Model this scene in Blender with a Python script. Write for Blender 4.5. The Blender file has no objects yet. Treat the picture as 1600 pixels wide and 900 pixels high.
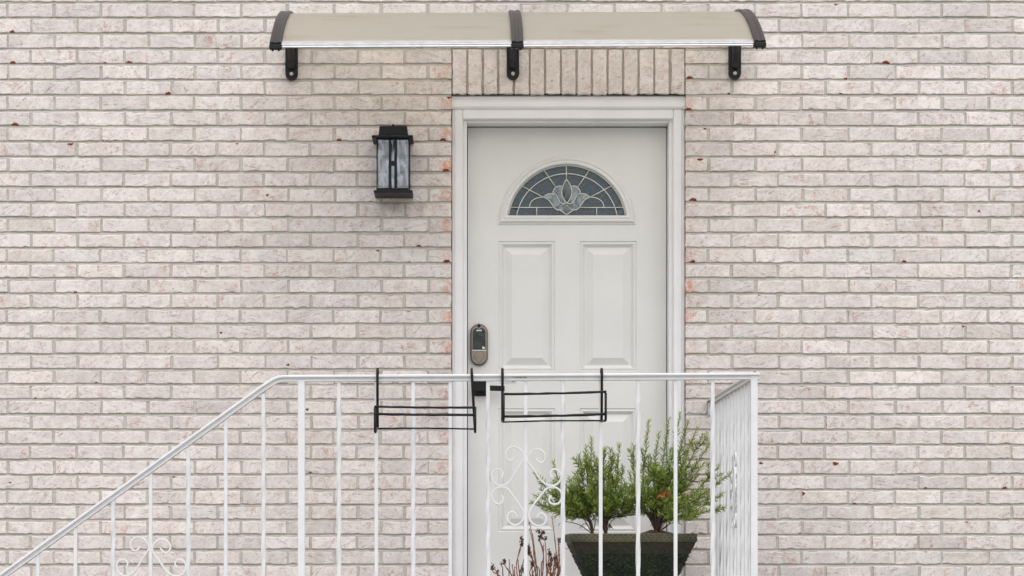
import bpy, bmesh, math, random
from mathutils import Vector, Matrix
R = math.radians
random.seed(7)
sc = bpy.context.scene

# ------------------------------------------------------------------ camera, sky, sun, exposure
S = 359.3            # photo pixels per metre on the brick face
ZW = 11.6            # metres from the lens to the brick face
VX, VY = 726.0, 865.0  # vanishing point of the depth lines in the photo
H = 0.17             # lens height above the landing
cam = bpy.data.cameras.new('camera')
cam.sensor_width = 36.0
cam.lens = 36.0 * S * ZW / 1600.0
cam.shift_x = (800 - VX) / 1600.0
cam.shift_y = (VY - 450) / 1600.0
cam.clip_end = 500
cam_o = bpy.data.objects.new('camera', cam)
sc.collection.objects.link(cam_o)
cam_o.location = (0, -ZW, H)
cam_o.rotation_euler = (R(90), 0, 0)
sc.camera = cam_o

SUN_EL, SUN_AZ = 68.0, 12.0      # overcast: a broad soft sun behind the camera, slightly right
world = bpy.data.worlds.new('World')
sc.world = world
world.use_nodes = True
wn = world.node_tree
for n in list(wn.nodes):
    wn.nodes.remove(n)
w_out = wn.nodes.new('ShaderNodeOutputWorld')
w_bg = wn.nodes.new('ShaderNodeBackground')
w_sky = wn.nodes.new('ShaderNodeTexSky')
w_sky.sky_type = 'NISHITA'
w_sky.sun_disc = False
w_sky.sun_elevation = R(SUN_EL)
w_sky.sun_rotation = R(180 - SUN_AZ)
w_sky.air_density = 1.0
w_sky.dust_density = 3.0
w_hs = wn.nodes.new('ShaderNodeHueSaturation')
w_hs.inputs['Saturation'].default_value = 0.17
wn.links.new(w_sky.outputs[0], w_hs.inputs['Color'])
wn.links.new(w_hs.outputs[0], w_bg.inputs['Color'])
w_bg.inputs['Strength'].default_value = 0.13
wn.links.new(w_bg.outputs[0], w_out.inputs[0])

sun = bpy.data.lights.new('sun', 'SUN')
sun.energy = 1.5
sun.angle = R(120)
sun.color = (1.0, 0.972, 0.985)
sun_o = bpy.data.objects.new('sun', sun)
sc.collection.objects.link(sun_o)
sd = Vector((math.sin(R(SUN_AZ)) * math.cos(R(SUN_EL)), -math.cos(R(SUN_AZ)) * math.cos(R(SUN_EL)), math.sin(R(SUN_EL))))
sun_o.rotation_euler = sd.to_track_quat('Z', 'Y').to_euler()
sun_o.location = sd * 30

sc.view_settings.view_transform = 'Standard'
sc.view_settings.look = 'None'
sc.view_settings.gamma = 1.0
sc.view_settings.use_curve_mapping = False
sc.view_settings.exposure = 0.58

# ------------------------------------------------------------------ helpers
COL = sc.collection

def P(px, py, d=0.0):
    """A point d metres in front of the brick face, measured from the photograph."""
    k = (ZW - d) / ZW / S
    return Vector(((px - VX) * k, -d, H + (VY - py) * k))

def tag(o, label=None, cat=None, group=None, kind=None):
    if label: o['label'] = label
    if cat: o['category'] = cat
    if group: o['group'] = group
    if kind: o['kind'] = kind
    return o

def empty(name, loc, label, cat, group=None):
    o = bpy.data.objects.new(name, None)
    o.empty_display_size = 0.1
    COL.objects.link(o)
    o.location = loc
    tag(o, label, cat, group, 'thing')
    return o

class MB:
    def __init__(self):
        self.v = []; self.f = []; self.m = []; self.mi = 0; self.at = {}
    def add(self, vs, fs):
        b = len(self.v)
        self.v += [tuple(p) for p in vs]
        for f in fs:
            self.f.append(tuple(i + b for i in f)); self.m.append(self.mi)
        return b
    def box(self, x0, x1, y0, y1, z0, z1):
        self.add([(x0,y0,z0),(x1,y0,z0),(x1,y1,z0),(x0,y1,z0),(x0,y0,z1),(x1,y0,z1),(x1,y1,z1),(x0,y1,z1)],
                 [(0,3,2,1),(4,5,6,7),(0,1,5,4),(1,2,6,5),(2,3,7,6),(3,0,4,7)])
    def bbox(self, x0, x1, y0, y1, z0, z1, b=0.002):
        """box with bevelled edges (chamfer on all twelve edges)"""
        xs, ys, zs = (x0, x1), (y0, y1), (z0, z1)
        vs = []; idx = {}
        for i in (0, 1):
            for j in (0, 1):
                for k in (0, 1):
                    sx, sy, sz = (1, -1)[i], (1, -1)[j], (1, -1)[k]
                    for ax in range(3):
                        p = [xs[i] + sx*b, ys[j] + sy*b, zs[k] + sz*b]
                        p[ax] = (xs[i], ys[j], zs[k])[ax]
                        idx[(i, j, k, ax)] = len(vs); vs.append(tuple(p))
        fs = []
        for ax in range(3):
            o = [a for a in range(3) if a != ax]
            for s in (0, 1):
                q = []
                for (a, c) in ((0,0),(1,0),(1,1),(0,1)):
                    t = [0,0,0]; t[ax] = s; t[o[0]] = a; t[o[1]] = c
                    q.append(idx[(t[0], t[1], t[2], ax)])
                fs.append(tuple(q))
        for ax in range(3):
            o = [a for a in range(3) if a != ax]
            for (a, c) in ((0,0),(1,0),(1,1),(0,1)):
                t0 = [0,0,0]; t1 = [0,0,0]
                t0[ax] = 0; t1[ax] = 1
                for t in (t0, t1):
                    t[o[0]] = a; t[o[1]] = c
                fs.append((idx[(*t0, o[0])], idx[(*t1, o[0])], idx[(*t1, o[1])], idx[(*t0, o[1])]))
        for i in (0, 1):
            for j in (0, 1):
                for k in (0, 1):
                    fs.append((idx[(i,j,k,0)], idx[(i,j,k,1)], idx[(i,j,k,2)]))
        self.add(vs, fs)
    def tube(self, pts, rad, n=6, caps=True):
        pts = [Vector(p) for p in pts]
        if not hasattr(rad, '__len__'): rad = [rad] * len(pts)
        up = None; rings = []
        for i, p in enumerate(pts):
            t = (pts[min(i+1, len(pts)-1)] - pts[max(i-1, 0)]).normalized()
            if up is None:
                up = Vector((0, 0, 1)) if abs(t.z) < .9 else Vector((1, 0, 0))
            u = (up - t * up.dot(t))
            if u.length < 1e-5: u = t.orthogonal()
            u.normalize(); w = t.cross(u); up = u
            rings.append([p + (u * math.cos(2*math.pi*k/n) + w * math.sin(2*math.pi*k/n)) * rad[i] for k in range(n)])
        vs = [q for r in rings for q in r]; fs = []
        for i in range(len(rings) - 1):
            for k in range(n):
                a = i*n + k; b = i*n + (k+1) % n
                fs.append((a, b, b + n, a + n))
        if caps:
            fs.append(tuple(range(n - 1, -1, -1))); fs.append(tuple((len(rings)-1)*n + k for k in range(n)))
        self.add(vs, fs)
    def bar(self, pts, nrm, t, w):
        """flat bar swept along pts: thickness t in the plane, width w along nrm"""
        pts = [Vector(p) for p in pts]; nrm = Vector(nrm).normalized(); rings = []
        for i, p in enumerate(pts):
            tg = (pts[min(i+1, len(pts)-1)] - pts[max(i-1, 0)]).normalized()
            s = tg.cross(nrm).normalized()
            rings.append([p + s*t/2*a + nrm*w/2*b for a, b in ((-1,-.7),(-.7,-1),(.7,-1),(1,-.7),(1,.7),(.7,1),(-.7,1),(-1,.7))])
        n = 8
        vs = [q for r in rings for q in r]; fs = []
        for i in range(len(rings) - 1):
            for k in range(n):
                a = i*n + k; b = i*n + (k+1) % n
                fs.append((a, b, b + n, a + n))
        fs.append(tuple(range(n-1, -1, -1))); fs.append(tuple((len(rings)-1)*n + k for k in range(n)))
        self.add(vs, fs)
    def sweep(self, prof, frames, closed=True):
        """prof: list of (a, b); frames: list of (origin, A, B)"""
        n = len(prof)
        vs = [o + A*a + B*b for (o, A, B) in frames for (a, b) in prof]
        fs = []
        m = n if closed else n - 1
        for i in range(len(frames) - 1):
            for k in range(m):
                a = i*n + k; b = i*n + (k+1) % n
                fs.append((a, b, b + n, a + n))
        if closed:
            fs.append(tuple(range(n-1, -1, -1))); fs.append(tuple((len(frames)-1)*n + k for k in range(n)))
        self.add(vs, fs)
    def prism(self, poly, y0, y1):
        """poly: (x, z) outline, solid between y0 and y1"""
        n = len(poly)
        vs = [(x, y0, z) for x, z in poly] + [(x, y1, z) for x, z in poly]
        fs = [tuple(range(n)), tuple(range(2*n-1, n-1, -1))] + [(i, (i+1) % n, n + (i+1) % n, n + i) for i in range(n)]
        self.add(vs, fs)
    def build(self, name, mats, parent=None, smooth=False, auto=None, fix=True):
        me = bpy.data.meshes.new(name)
        org = Vector((0, 0, 0))
        if parent is not None:
            org = parent.matrix_basis.translation.copy() if parent.parent is None else Vector(parent['_org'])
        me.from_pydata([(x - org.x, y - org.y, z - org.z) for x, y, z in self.v], [], self.f)
        for mt in (mats if isinstance(mats, (list, tuple)) else [mats]): me.materials.append(mt)
        me.polygons.foreach_set('material_index', self.m)
        if fix:
            bm = bmesh.new(); bm.from_mesh(me)
            bmesh.ops.recalc_face_normals(bm, faces=bm.faces)
            bm.to_mesh(me); bm.free()
        for k, vals in self.at.items():
            a = me.attributes.new(k, 'FLOAT_VECTOR', 'POINT')
            a.data.foreach_set('vector', [c for v in vals for c in v])
        if smooth or auto:
            me.polygons.foreach_set('use_smooth', [True] * len(me.polygons))
            if auto: me.set_sharp_from_angle(angle=R(auto))
        me.update()
        o = bpy.data.objects.new(name, me)
        COL.objects.link(o)
        if parent is not None:
            o.parent = parent
            o['_org'] = tuple(org)     # sub-parts share the thing's origin
        return o

def smooth_path(pts, n=5):
    """Catmull-Rom through the points"""
    pts = [Vector(p) for p in pts]; out = []
    for i in range(len(pts) - 1):
        p0 = pts[max(i-1, 0)]; p1 = pts[i]; p2 = pts[i+1]; p3 = pts[min(i+2, len(pts)-1)]
        for k in range(n):
            t = k / n
            out.append(0.5 * ((2*p1) + (p2-p0)*t + (2*p0-5*p1+4*p2-p3)*t*t + (3*p1-p0-3*p2+p3)*t**3))
    out.append(pts[-1])
    return out

# ------------------------------------------------------------------ material helpers
class NT:
    def __init__(self, name):
        self.mat = bpy.data.materials.new(name); self.mat.use_nodes = True
        self.t = self.mat.node_tree
        self.b = self.t.nodes['Principled BSDF']; self.out = self.t.nodes['Material Output']
    def n(self, typ, **kw):
        nd = self.t.nodes.new(typ)
        for k, v in kw.items():
            if k.startswith('i_'):
                key = k[2:]
                nd.inputs[int(key) if key.isdigit() else key].default_value = v
            else: setattr(nd, k, v)
        return nd
    def l(self, a, b): self.t.links.new(a, b)
    def setin(self, sock, v):
        if hasattr(v, 'is_output'): self.l(v, sock)
        else: sock.default_value = v
    def math(self, op, a, b=0.0, c=None, clamp=False):
        nd = self.n('ShaderNodeMath', operation=op, use_clamp=clamp)
        self.setin(nd.inputs[0], a); self.setin(nd.inputs[1], b)
        if c is not None: self.setin(nd.inputs[2], c)
        return nd.outputs[0]
    def vmath(self, op, a, b):
        nd = self.n('ShaderNodeVectorMath', operation=op)
        self.setin(nd.inputs[0], a); self.setin(nd.inputs[1], b)
        return nd.outputs[0]
    def ss(self, x, lo, hi, a=0.0, b=1.0):
        nd = self.n('ShaderNodeMapRange', interpolation_type='SMOOTHSTEP')
        self.setin(nd.inputs[0], x); self.setin(nd.inputs[1], lo); self.setin(nd.inputs[2], hi)
        nd.inputs[3].default_value = a; nd.inputs[4].default_value = b
        return nd.outputs[0]
    def noise(self, vec, scale, detail=3.0, rough=0.55, dist=0.0):
        nd = self.n('ShaderNodeTexNoise', i_Scale=scale, i_Detail=detail, i_Roughness=rough, i_Distortion=dist)
        if vec is not None: self.l(vec, nd.inputs['Vector'])
        return nd.outputs[0]
    def mix(self, f, a, b, mode='MIX'):
        nd = self.n('ShaderNodeMix', data_type='RGBA', blend_type=mode)
        self.setin(nd.inputs[0], f)
        for s, v in ((nd.inputs[6], a), (nd.inputs[7], b)):
            if isinstance(v, tuple): s.default_value = (*v[:3], 1)
            else: self.l(v, s)
        return nd.outputs[2]
    def bump(self, h, strength, dist):
        nd = self.n('ShaderNodeBump', i_Strength=strength, i_Distance=dist)
        self.l(h, nd.inputs['Height'])
        self.l(nd.outputs[0], self.b.inputs['Normal'])
        return nd
    def objpos(self):
        return self.n('ShaderNodeNewGeometry').outputs['Position']
    def scaled(self, vec, s):
        nd = self.n('ShaderNodeMapping'); self.l(vec, nd.inputs[0]); nd.inputs['Scale'].default_value = s
        return nd.outputs[0]

def paint(name, col, rough=0.5, var=0.04, scale=18, bump=0.15, dirt=None, dirt_amt=0.0, metal=0.0, bscale=220, spec=.5):
    m = NT(name); p = m.objpos()
    n1 = m.noise(p, scale, 4, .6)
    lo = tuple(c * (1 - var*2) for c in col); hi = tuple(min(1, c * (1 + var)) for c in col)
    c = m.mix(m.ss(n1, .3, .7), lo, hi)
    if dirt:
        n2 = m.noise(p, scale * 4.5, 6, .7)
        c = m.mix(m.ss(n2, .74 - dirt_amt, .80 - dirt_amt), c, dirt)
    m.l(c, m.b.inputs['Base Color'])
    m.l(m.math('MULTIPLY_ADD', n1, .2, rough - .1), m.b.inputs['Roughness'])
    m.b.inputs['Metallic'].default_value = metal
    m.b.inputs['Specular IOR Level'].default_value = spec
    m.bump(m.noise(p, bscale, 3), bump, .001)
    return m.mat

M = {}
def brick_material():
    m = NT('whitewashed_brick')
    A = m.n('ShaderNodeAttribute', attribute_name='bk_a').outputs['Vector']
    B = m.n('ShaderNodeAttribute', attribute_name='bk_b').outputs['Vector']
    C = m.n('ShaderNodeAttribute', attribute_name='bk_c').outputs['Vector']
    Q = m.n('ShaderNodeAttribute', attribute_name='bk_p').outputs['Vector']
    def sep(v):
        nd = m.n('ShaderNodeSeparateXYZ'); m.l(v, nd.inputs[0]); return nd.outputs
    tone, pink, seed = sep(A); hw, hh, stain = sep(B); cx, cz, cr = sep(C); x, z, _ = sep(Q)
    cmb = m.n('ShaderNodeCombineXYZ')
    m.l(m.math('MULTIPLY', seed, 37.0), cmb.inputs[0]); m.l(m.math('MULTIPLY', seed, 91.3), cmb.inputs[1]); m.l(m.math('MULTIPLY', seed, 13.7), cmb.inputs[2])
    v = m.vmath('ADD', Q, cmb.outputs[0])
    # brushed streaks and knife scratches at an angle of their own on every brick
    rot = m.n('ShaderNodeVectorRotate', rotation_type='Z_AXIS'); m.l(Q, rot.inputs['Vector'])
    m.l(m.math('MULTIPLY_ADD', seed, 1.5, -.95), rot.inputs['Angle'])
    rv = m.vmath('ADD', rot.outputs[0], cmb.outputs[0])
    scr = m.noise(m.scaled(rv, (11, 210, 1)), 1.0, 2, .55)
    scr2 = m.noise(m.scaled(rv, (9, 70, 1)), 1.0, 3, .6, .6)
    big = m.noise(v, 16, 4, .6, .3)
    mid = m.noise(v, 62, 5, .68, .6)
    fine = m.noise(v, 190, 5, .75)
    pit = m.noise(v, 420, 2, .6)
    base = m.mix(m.ss(big, .32, .68), (.605, .556, .530), (.71, .664, .638))
    base = m.mix(m.math('MULTIPLY', m.ss(scr2, .52, .68), .32), base, (.46, .395, .37))
    base = m.mix(m.math('MULTIPLY', m.ss(mid, .50, .62), .42), base, (.43, .375, .36))
    # worn places where the pink clay shows through
    pk = m.math('MULTIPLY', m.ss(m.noise(m.scaled(v, (26, 17, 26)), 1.0, 6, .72, .5), .53, .66), pink)
    pk = m.math('MULTIPLY', pk, m.ss(fine, .40, .58))
    base = m.mix(m.math('MULTIPLY', pk, .8), base, (.43, .25, .195))
    sc1 = m.math('MULTIPLY', m.ss(scr, .60, .66), m.ss(mid, .44, .58))
    base = m.mix(m.math('MULTIPLY', sc1, .7), base, (.36, .26, .22))
    base = m.mix(m.math('MULTIPLY', m.ss(fine, .54, .66), .5), base, (.34, .275, .25))
    base = m.mix(m.math('MULTIPLY', m.ss(pit, .72, .78), .75), base, (.20, .15, .135))
    # distance to the brick's own edge
    ed = m.math('MINIMUM', m.math('SUBTRACT', hw, m.math('ABSOLUTE', x)), m.math('SUBTRACT', hh, m.math('ABSOLUTE', z)))
    edn = m.math('ADD', ed, m.math('MULTIPLY_ADD', mid, .010, -.005))
    base = m.mix(m.ss(edn, .0005, .006, .55, 0.0), base, (.69, .63, .575))
    thin = m.math('MULTIPLY', m.ss(ed, .0, .0022, 1.0, 0.0), m.ss(m.noise(v, 24, 3), .56, .64))
    base = m.mix(m.math('MULTIPLY', thin, .8), base, (.30, .14, .10))
    # orange bleed on some bricks beside the frame
    sx = m.math('MULTIPLY', x, m.math('SIGN', stain))
    st = m.math('MULTIPLY', m.ss(m.math('ADD', sx, m.math('MULTIPLY_ADD', m.noise(v, 22, 2), .12, -.06)), -.02, .035), m.ss(m.noise(m.scaled(v, (60, 42, 60)), 1.0, 6, .75, .4), .43, .54))
    st = m.math('MULTIPLY', st, m.math('ABSOLUTE', stain))
    base = m.mix(m.math('MULTIPLY', st, .75, clamp=True), base, m.mix(m.ss(fine, .4, .6), (.62, .27, .13), (.46, .13, .05)))
    # chips down to the red clay
    wx = m.math('ADD', m.math('SUBTRACT', x, cx), m.math('MULTIPLY_ADD', m.noise(v, 150, 4), .018, -.009))
    wz = m.math('ADD', m.math('SUBTRACT', z, cz), m.math('MULTIPLY_ADD', m.noise(v, 181, 4), .018, -.009))
    cd = m.math('SQRT', m.math('ADD', m.math('POWER', m.math('MULTIPLY', wx, .7), 2.0), m.math('POWER', wz, 2.0)))
    chip = m.math('MULTIPLY', m.ss(m.math('SUBTRACT', cd, cr), -.0012, .0004, 1.0, 0.0), m.math('GREATER_THAN', cr, .0005))
    base = m.mix(chip, base, m.mix(fine, (.26, .036, .02), (.15, .04, .028)))
    tn = m.n('ShaderNodeMix', data_type='RGBA', blend_type='MULTIPLY'); tn.inputs[0].default_value = 1.0
    m.l(base, tn.inputs[6])
    tc = m.n('ShaderNodeCombineColor'); m.l(tone, tc.inputs[0]); m.l(tone, tc.inputs[1]); m.l(tone, tc.inputs[2])
    m.l(tc.outputs[0], tn.inputs[7])
    hue = m.mix(m.math('FRACT', m.math('MULTIPLY', seed, 7.31)), (1.0, .985, .970), (.99, .985, .995))
    wash = m.ss(m.noise(m.objpos(), 1.7, 4, .6), .3, .7, .955, 1.03)
    wc = m.n('ShaderNodeCombineColor'); m.l(wash, wc.inputs[0]); m.l(wash, wc.inputs[1]); m.l(wash, wc.inputs[2])
    m.l(m.mix(1.0, m.mix(1.0, tn.outputs[2], hue, 'MULTIPLY'), wc.outputs[0], 'MULTIPLY'), m.b.inputs['Base Color'])
    m.b.inputs['Roughness'].default_value = .9
    m.b.inputs['Specular IOR Level'].default_value = .2
    h = m.math('ADD', m.math('MULTIPLY', scr2, .7), m.math('MULTIPLY', fine, .6))
    h = m.math('SUBTRACT', h, m.math('MULTIPLY', sc1, .7))
    h = m.math('SUBTRACT', h, m.math('MULTIPLY', m.ss(pit, .70, .78), .6))
    h = m.math('SUBTRACT', h, m.math('MULTIPLY', chip, 1.6))
    h = m.math('ADD', h, m.math('MULTIPLY', mid, .9))
    m.bump(h, .7, .0026)
    return m.mat

def mortar_material():
    m = NT('mortar'); p = m.objpos()
    a = m.noise(p, 9, 4, .6); b = m.noise(p, 260, 3, .7); c0 = m.noise(p, 45, 4, .6)
    c = m.mix(m.ss(a, .3, .7), (.455, .43, .39), (.535, .51, .465))
    c = m.mix(m.math('MULTIPLY', m.ss(c0, .5, .7), .5), c, (.37, .345, .305))
    c = m.mix(m.math('MULTIPLY', m.ss(b, .55, .72), .5), c, (.22, .20, .17))
    m.l(c, m.b.inputs['Base Color']); m.b.inputs['Roughness'].default_value = .95
    m.b.inputs['Specular IOR Level'].default_value = .15
    m.bump(m.math('ADD', b, m.math('MULTIPLY', c0, 2.0)), .7, .003)
    return m.mat

def awning_material():
    m = NT('bronze_polycarbonate'); p = m.objpos()
    st = m.noise(m.scaled(p, (1.2, 60, 90)), 1.0, 4, .65)
    sm = m.noise(m.scaled(p, (2.4, 9, 9)), 1.0, 4, .7)
    c = m.mix(m.ss(st, .3, .7), (.61, .58, .51), (.67, .64, .575))
    c = m.mix(m.math('MULTIPLY', m.ss(sm, .60, .75), .45), c, (.40, .36, .29))
    m.l(c, m.b.inputs['Base Color']); m.b.inputs['Roughness'].default_value = .42
    m.b.inputs['Specular IOR Level'].default_value = .35
    m.bump(st, .12, .0015)
    tr = m.n('ShaderNodeBsdfTranslucent')
    tc = m.mix(m.ss(st, .3, .7), (.975, .957, .91), (.995, .978, .935))
    m.l(m.mix(m.math('MULTIPLY', m.ss(sm, .52, .74), .8), tc, (.88, .85, .79)), tr.inputs[0])
    mx = m.n('ShaderNodeMixShader'); mx.inputs[0].default_value = .95
    m.l(m.b.outputs[0], mx.inputs[1]); m.l(tr.outputs[0], mx.inputs[2]); m.l(mx.outputs[0], m.out.inputs[0])
    return m.mat

def glass_material(name, tint, base, fac, rough, bump, bscale, noise_col=None):
    m = NT(name); p = m.objpos()
    nb = m.noise(m.scaled(p, bscale), 1.0, 3, .6, .5)
    c = m.mix(m.ss(nb, .3, .7), base, noise_col or tuple(x * 1.35 for x in base))
    m.l(c, m.b.inputs['Base Color']); m.b.inputs['Roughness'].default_value = rough
    m.b.inputs['Specular IOR Level'].default_value = .8
    m.bump(nb, bump, .002)
    tr = m.n('ShaderNodeBsdfTransparent'); tr.inputs[0].default_value = (*tint, 1)
    mx = m.n('ShaderNodeMixShader'); mx.inputs[0].default_value = fac
    m.l(m.b.outputs[0], mx.inputs[1]); m.l(tr.outputs[0], mx.inputs[2]); m.l(mx.outputs[0], m.out.inputs[0])
    return m.mat

def leaf_material(name, c0, c1, c2, tr=.3):
    m = NT(name)
    a = m.n('ShaderNodeAttribute', attribute_name='tone').outputs['Vector']
    s = m.n('ShaderNodeSeparateXYZ'); m.l(a, s.inputs[0])
    c = m.mix(s.outputs[0], c0, c1); c = m.mix(s.outputs[1], c, c2)
    m.l(c, m.b.inputs['Base Color']); m.b.inputs['Roughness'].default_value = .5
    t = m.n('ShaderNodeBsdfTranslucent'); m.l(c, t.inputs[0])
    mx = m.n('ShaderNodeMixShader'); mx.inputs[0].default_value = tr
    m.l(m.b.outputs[0], mx.inputs[1]); m.l(t.outputs[0], mx.inputs[2]); m.l(mx.outputs[0], m.out.inputs[0])
    return m.mat

M['brick'] = brick_material()
M['mortar'] = mortar_material()
M['awning'] = awning_material()
M['alu'] = paint('brushed_aluminium', (.60, .61, .63), .33, .06, 30, .1, metal=.95)
M['arm'] = paint('dark_bracket_plastic', (.028, .026, .027), .40, .15, 14, .15, spec=.4)
M['black'] = paint('black_powder_coat', (.007, .007, .009), .5, .2, 30, .12, spec=.28)
M['zinc'] = paint('zinc_bolt', (.45, .40, .32), .45, .1, 200, .1, metal=.8)
M['trim'] = paint('white_frame_paint', (.76, .755, .765), .45, .02, 6, .08)
M['door'] = paint('ivory_door_paint', (.71, .705, .685), .48, .015, 5, .07, bscale=320)
M['gasket'] = paint('dark_weatherstrip', (.03, .03, .03), .8, .1, 30, .1)
M['rail'] = paint('white_railing_paint', (.665, .672, .68), .42, .025, 30, .2, dirt=(.42, .34, .27), dirt_amt=-.015, bscale=150)
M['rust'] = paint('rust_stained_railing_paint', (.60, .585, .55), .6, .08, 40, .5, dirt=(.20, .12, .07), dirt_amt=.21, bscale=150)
M['came'] = paint('pale_zinc_came', (.74, .74, .67), .35, .06, 60, .1, metal=.25)
M['pane'] = glass_material('textured_fanlight_glass', (.45, .5, .52), (.040, .066, .084), .22, .20, .5, (190, 190, 190))
M['bevel'] = glass_material('bevelled_petal_glass', (.6, .65, .66), (.12, .165, .19), .34, .06, .8, (44, 44, 26), (.46, .49, .53))  # the pale noise colour paints glints into the petal glass
M['bud'] = glass_material('dark_bevelled_bud_glass', (.5, .55, .55), (.05, .07, .075), .35, .06, .8, (44, 44, 26), (.20, .23, .24))
def lantern_glass():
    m = NT('wavy_lantern_glass')
    nb = m.noise(m.scaled(m.objpos(), (38, 38, 6)), 1.0, 2, .5, .5)
    m.t.nodes.remove(m.b)
    gl = m.n('ShaderNodeBsdfGlossy'); gl.inputs['Color'].default_value = (.92, .95, 1, 1); gl.inputs['Roughness'].default_value = .06
    bp = m.n('ShaderNodeBump', i_Strength=1.0, i_Distance=.007); m.l(nb, bp.inputs['Height']); m.l(bp.outputs[0], gl.inputs['Normal'])
    tr = m.n('ShaderNodeBsdfTransparent'); tr.inputs[0].default_value = (.84, .87, .90, 1)
    mx = m.n('ShaderNodeMixShader'); mx.inputs[0].default_value = .09
    m.l(tr.outputs[0], mx.inputs[1]); m.l(gl.outputs[0], mx.inputs[2]); m.l(mx.outputs[0], m.out.inputs[0])
    return m.mat
M['lampglass'] = lantern_glass()
M['nickel'] = paint('satin_bronze_nickel', (.25, .215, .18), .35, .05, 50, .08, metal=.55)
M['nickel_dark'] = paint('dark_bronze_edge', (.085, .062, .045), .4, .08, 50, .08, metal=.4)
M['screen'] = paint('black_keypad_glass', (.025, .034, .036), .12, .3, 60, .02)
M['mark'] = paint('white_keypad_print', (.75, .75, .75), .5, .02, 30, .05)
M['brass'] = paint('brass_key_tab', (.35, .25, .07), .4, .08, 60, .1, metal=.4)
M['sticker'] = paint('grey_door_label', (.56, .575, .59), .6, .08, 160, .05)
M['print'] = paint('dark_label_print', (.12, .12, .11), .7, .1, 160, .05)
M['bark'] = paint('rosemary_bark', (.085, .055, .042), .9, .3, 120, .8)
M['dry'] = paint('dried_stalk', (.22, .085, .040), .9, .3, 120, .8)
M['dryhead'] = paint('dried_seed_head', (.095, .032, .018), .95, .35, 160, .9)
M['soil'] = paint('dark_potting_soil', (.075, .038, .026), 1.0, .4, 90, 1.0)
M['needle'] = leaf_material('rosemary_needle', (.070, .130, .016), (.27, .37, .055), (.48, .51, .14))
M['deadneedle'] = leaf_material('dead_rosemary_needle', (.38, .10, .025), (.52, .17, .05), (.30, .14, .06))
M['clay'] = paint('clay_saucer', (.24, .13, .09), .9, .1, 20, .3)
M['concrete'] = paint('concrete', (.36, .35, .33), .9, .1, 6, .4)
M['lawn'] = paint('lawn_ground', (.085, .105, .045), 1.0, .25, 3, .8)
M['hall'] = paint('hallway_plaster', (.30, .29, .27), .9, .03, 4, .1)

def planter_material(name, hi, lo):
    m = NT(name); p = m.objpos()
    a = m.noise(p, 16, 5, .7, .4); b = m.noise(p, 130, 4, .7)
    c = m.mix(m.ss(a, .36, .64), lo, hi)
    c = m.mix(m.math('MULTIPLY', m.ss(b, .5, .7), .5), c, tuple(x * .45 for x in lo))
    m.l(c, m.b.inputs['Base Color']); m.b.inputs['Roughness'].default_value = .55
    m.bump(m.math('ADD', b, a), .5, .002)
    return m.mat
M['pot_rim'] = planter_material('weathered_bronze_green', (.062, .060, .027), (.034, .035, .022))
M['pot_line'] = planter_material('worn_gold_green_ridge', (.17, .16, .075), (.10, .098, .05))
M['pot_band'] = planter_material('dark_bronze', (.030, .027, .012), (.017, .016, .009))
M['pot_leaf'] = planter_material('dark_leaf_green', (.014, .028, .006), (.004, .009, .004))

# ------------------------------------------------------------------ ground, landing, steps
GZ = -1.26
def structure(name, mb, mat, **kw):
    o = mb.build(name, mat, **kw); o['kind'] = 'structure'; return o
g = MB(); g.add([(-200, -300, GZ), (200, -300, GZ), (200, 60, GZ), (-200, 60, GZ)], [(0, 1, 2, 3)])
structure('ground', g, M['lawn'])
DR = ZW - ZW / 1.168         # the railing stands this far in front of the wall
xl = P(455, 0, DR).x; xr = P(1200, 0, DR).x
g = MB(); g.bbox(xl, xr, -DR - .10, -.002, GZ, 0.0, .012)
structure('landing', g, M['concrete'])
g = MB()
for i in range(6):
    z1 = -.18 * (i + 1)
    g.bbox(xl - .25 * (i + 1), xl - .25 * i - .001, -DR - .10, -.002, GZ, z1, .008)
structure('steps', g, M['concrete'])
g = MB(); g.bbox(xl - 4.5, xl - 1.51, -DR - .3, -.004, GZ - .1, GZ + .012, .004)
structure('path', g, M['concrete'])
g = MB(); g.bbox(-9, 9, -24, -DR - .4, GZ - .1, GZ + .010, .004)
structure('added_bounce_slab', g, M['concrete'])  # unseen pale slab, added to bounce more light up onto the wall
# a dim hallway behind the door glass
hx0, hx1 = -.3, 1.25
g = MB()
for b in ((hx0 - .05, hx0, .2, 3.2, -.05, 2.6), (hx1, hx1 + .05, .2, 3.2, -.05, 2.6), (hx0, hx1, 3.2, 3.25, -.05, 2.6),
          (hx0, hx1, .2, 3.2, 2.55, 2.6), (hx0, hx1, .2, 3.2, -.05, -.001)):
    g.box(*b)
structure('hallway', g, M['hall'])

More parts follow.
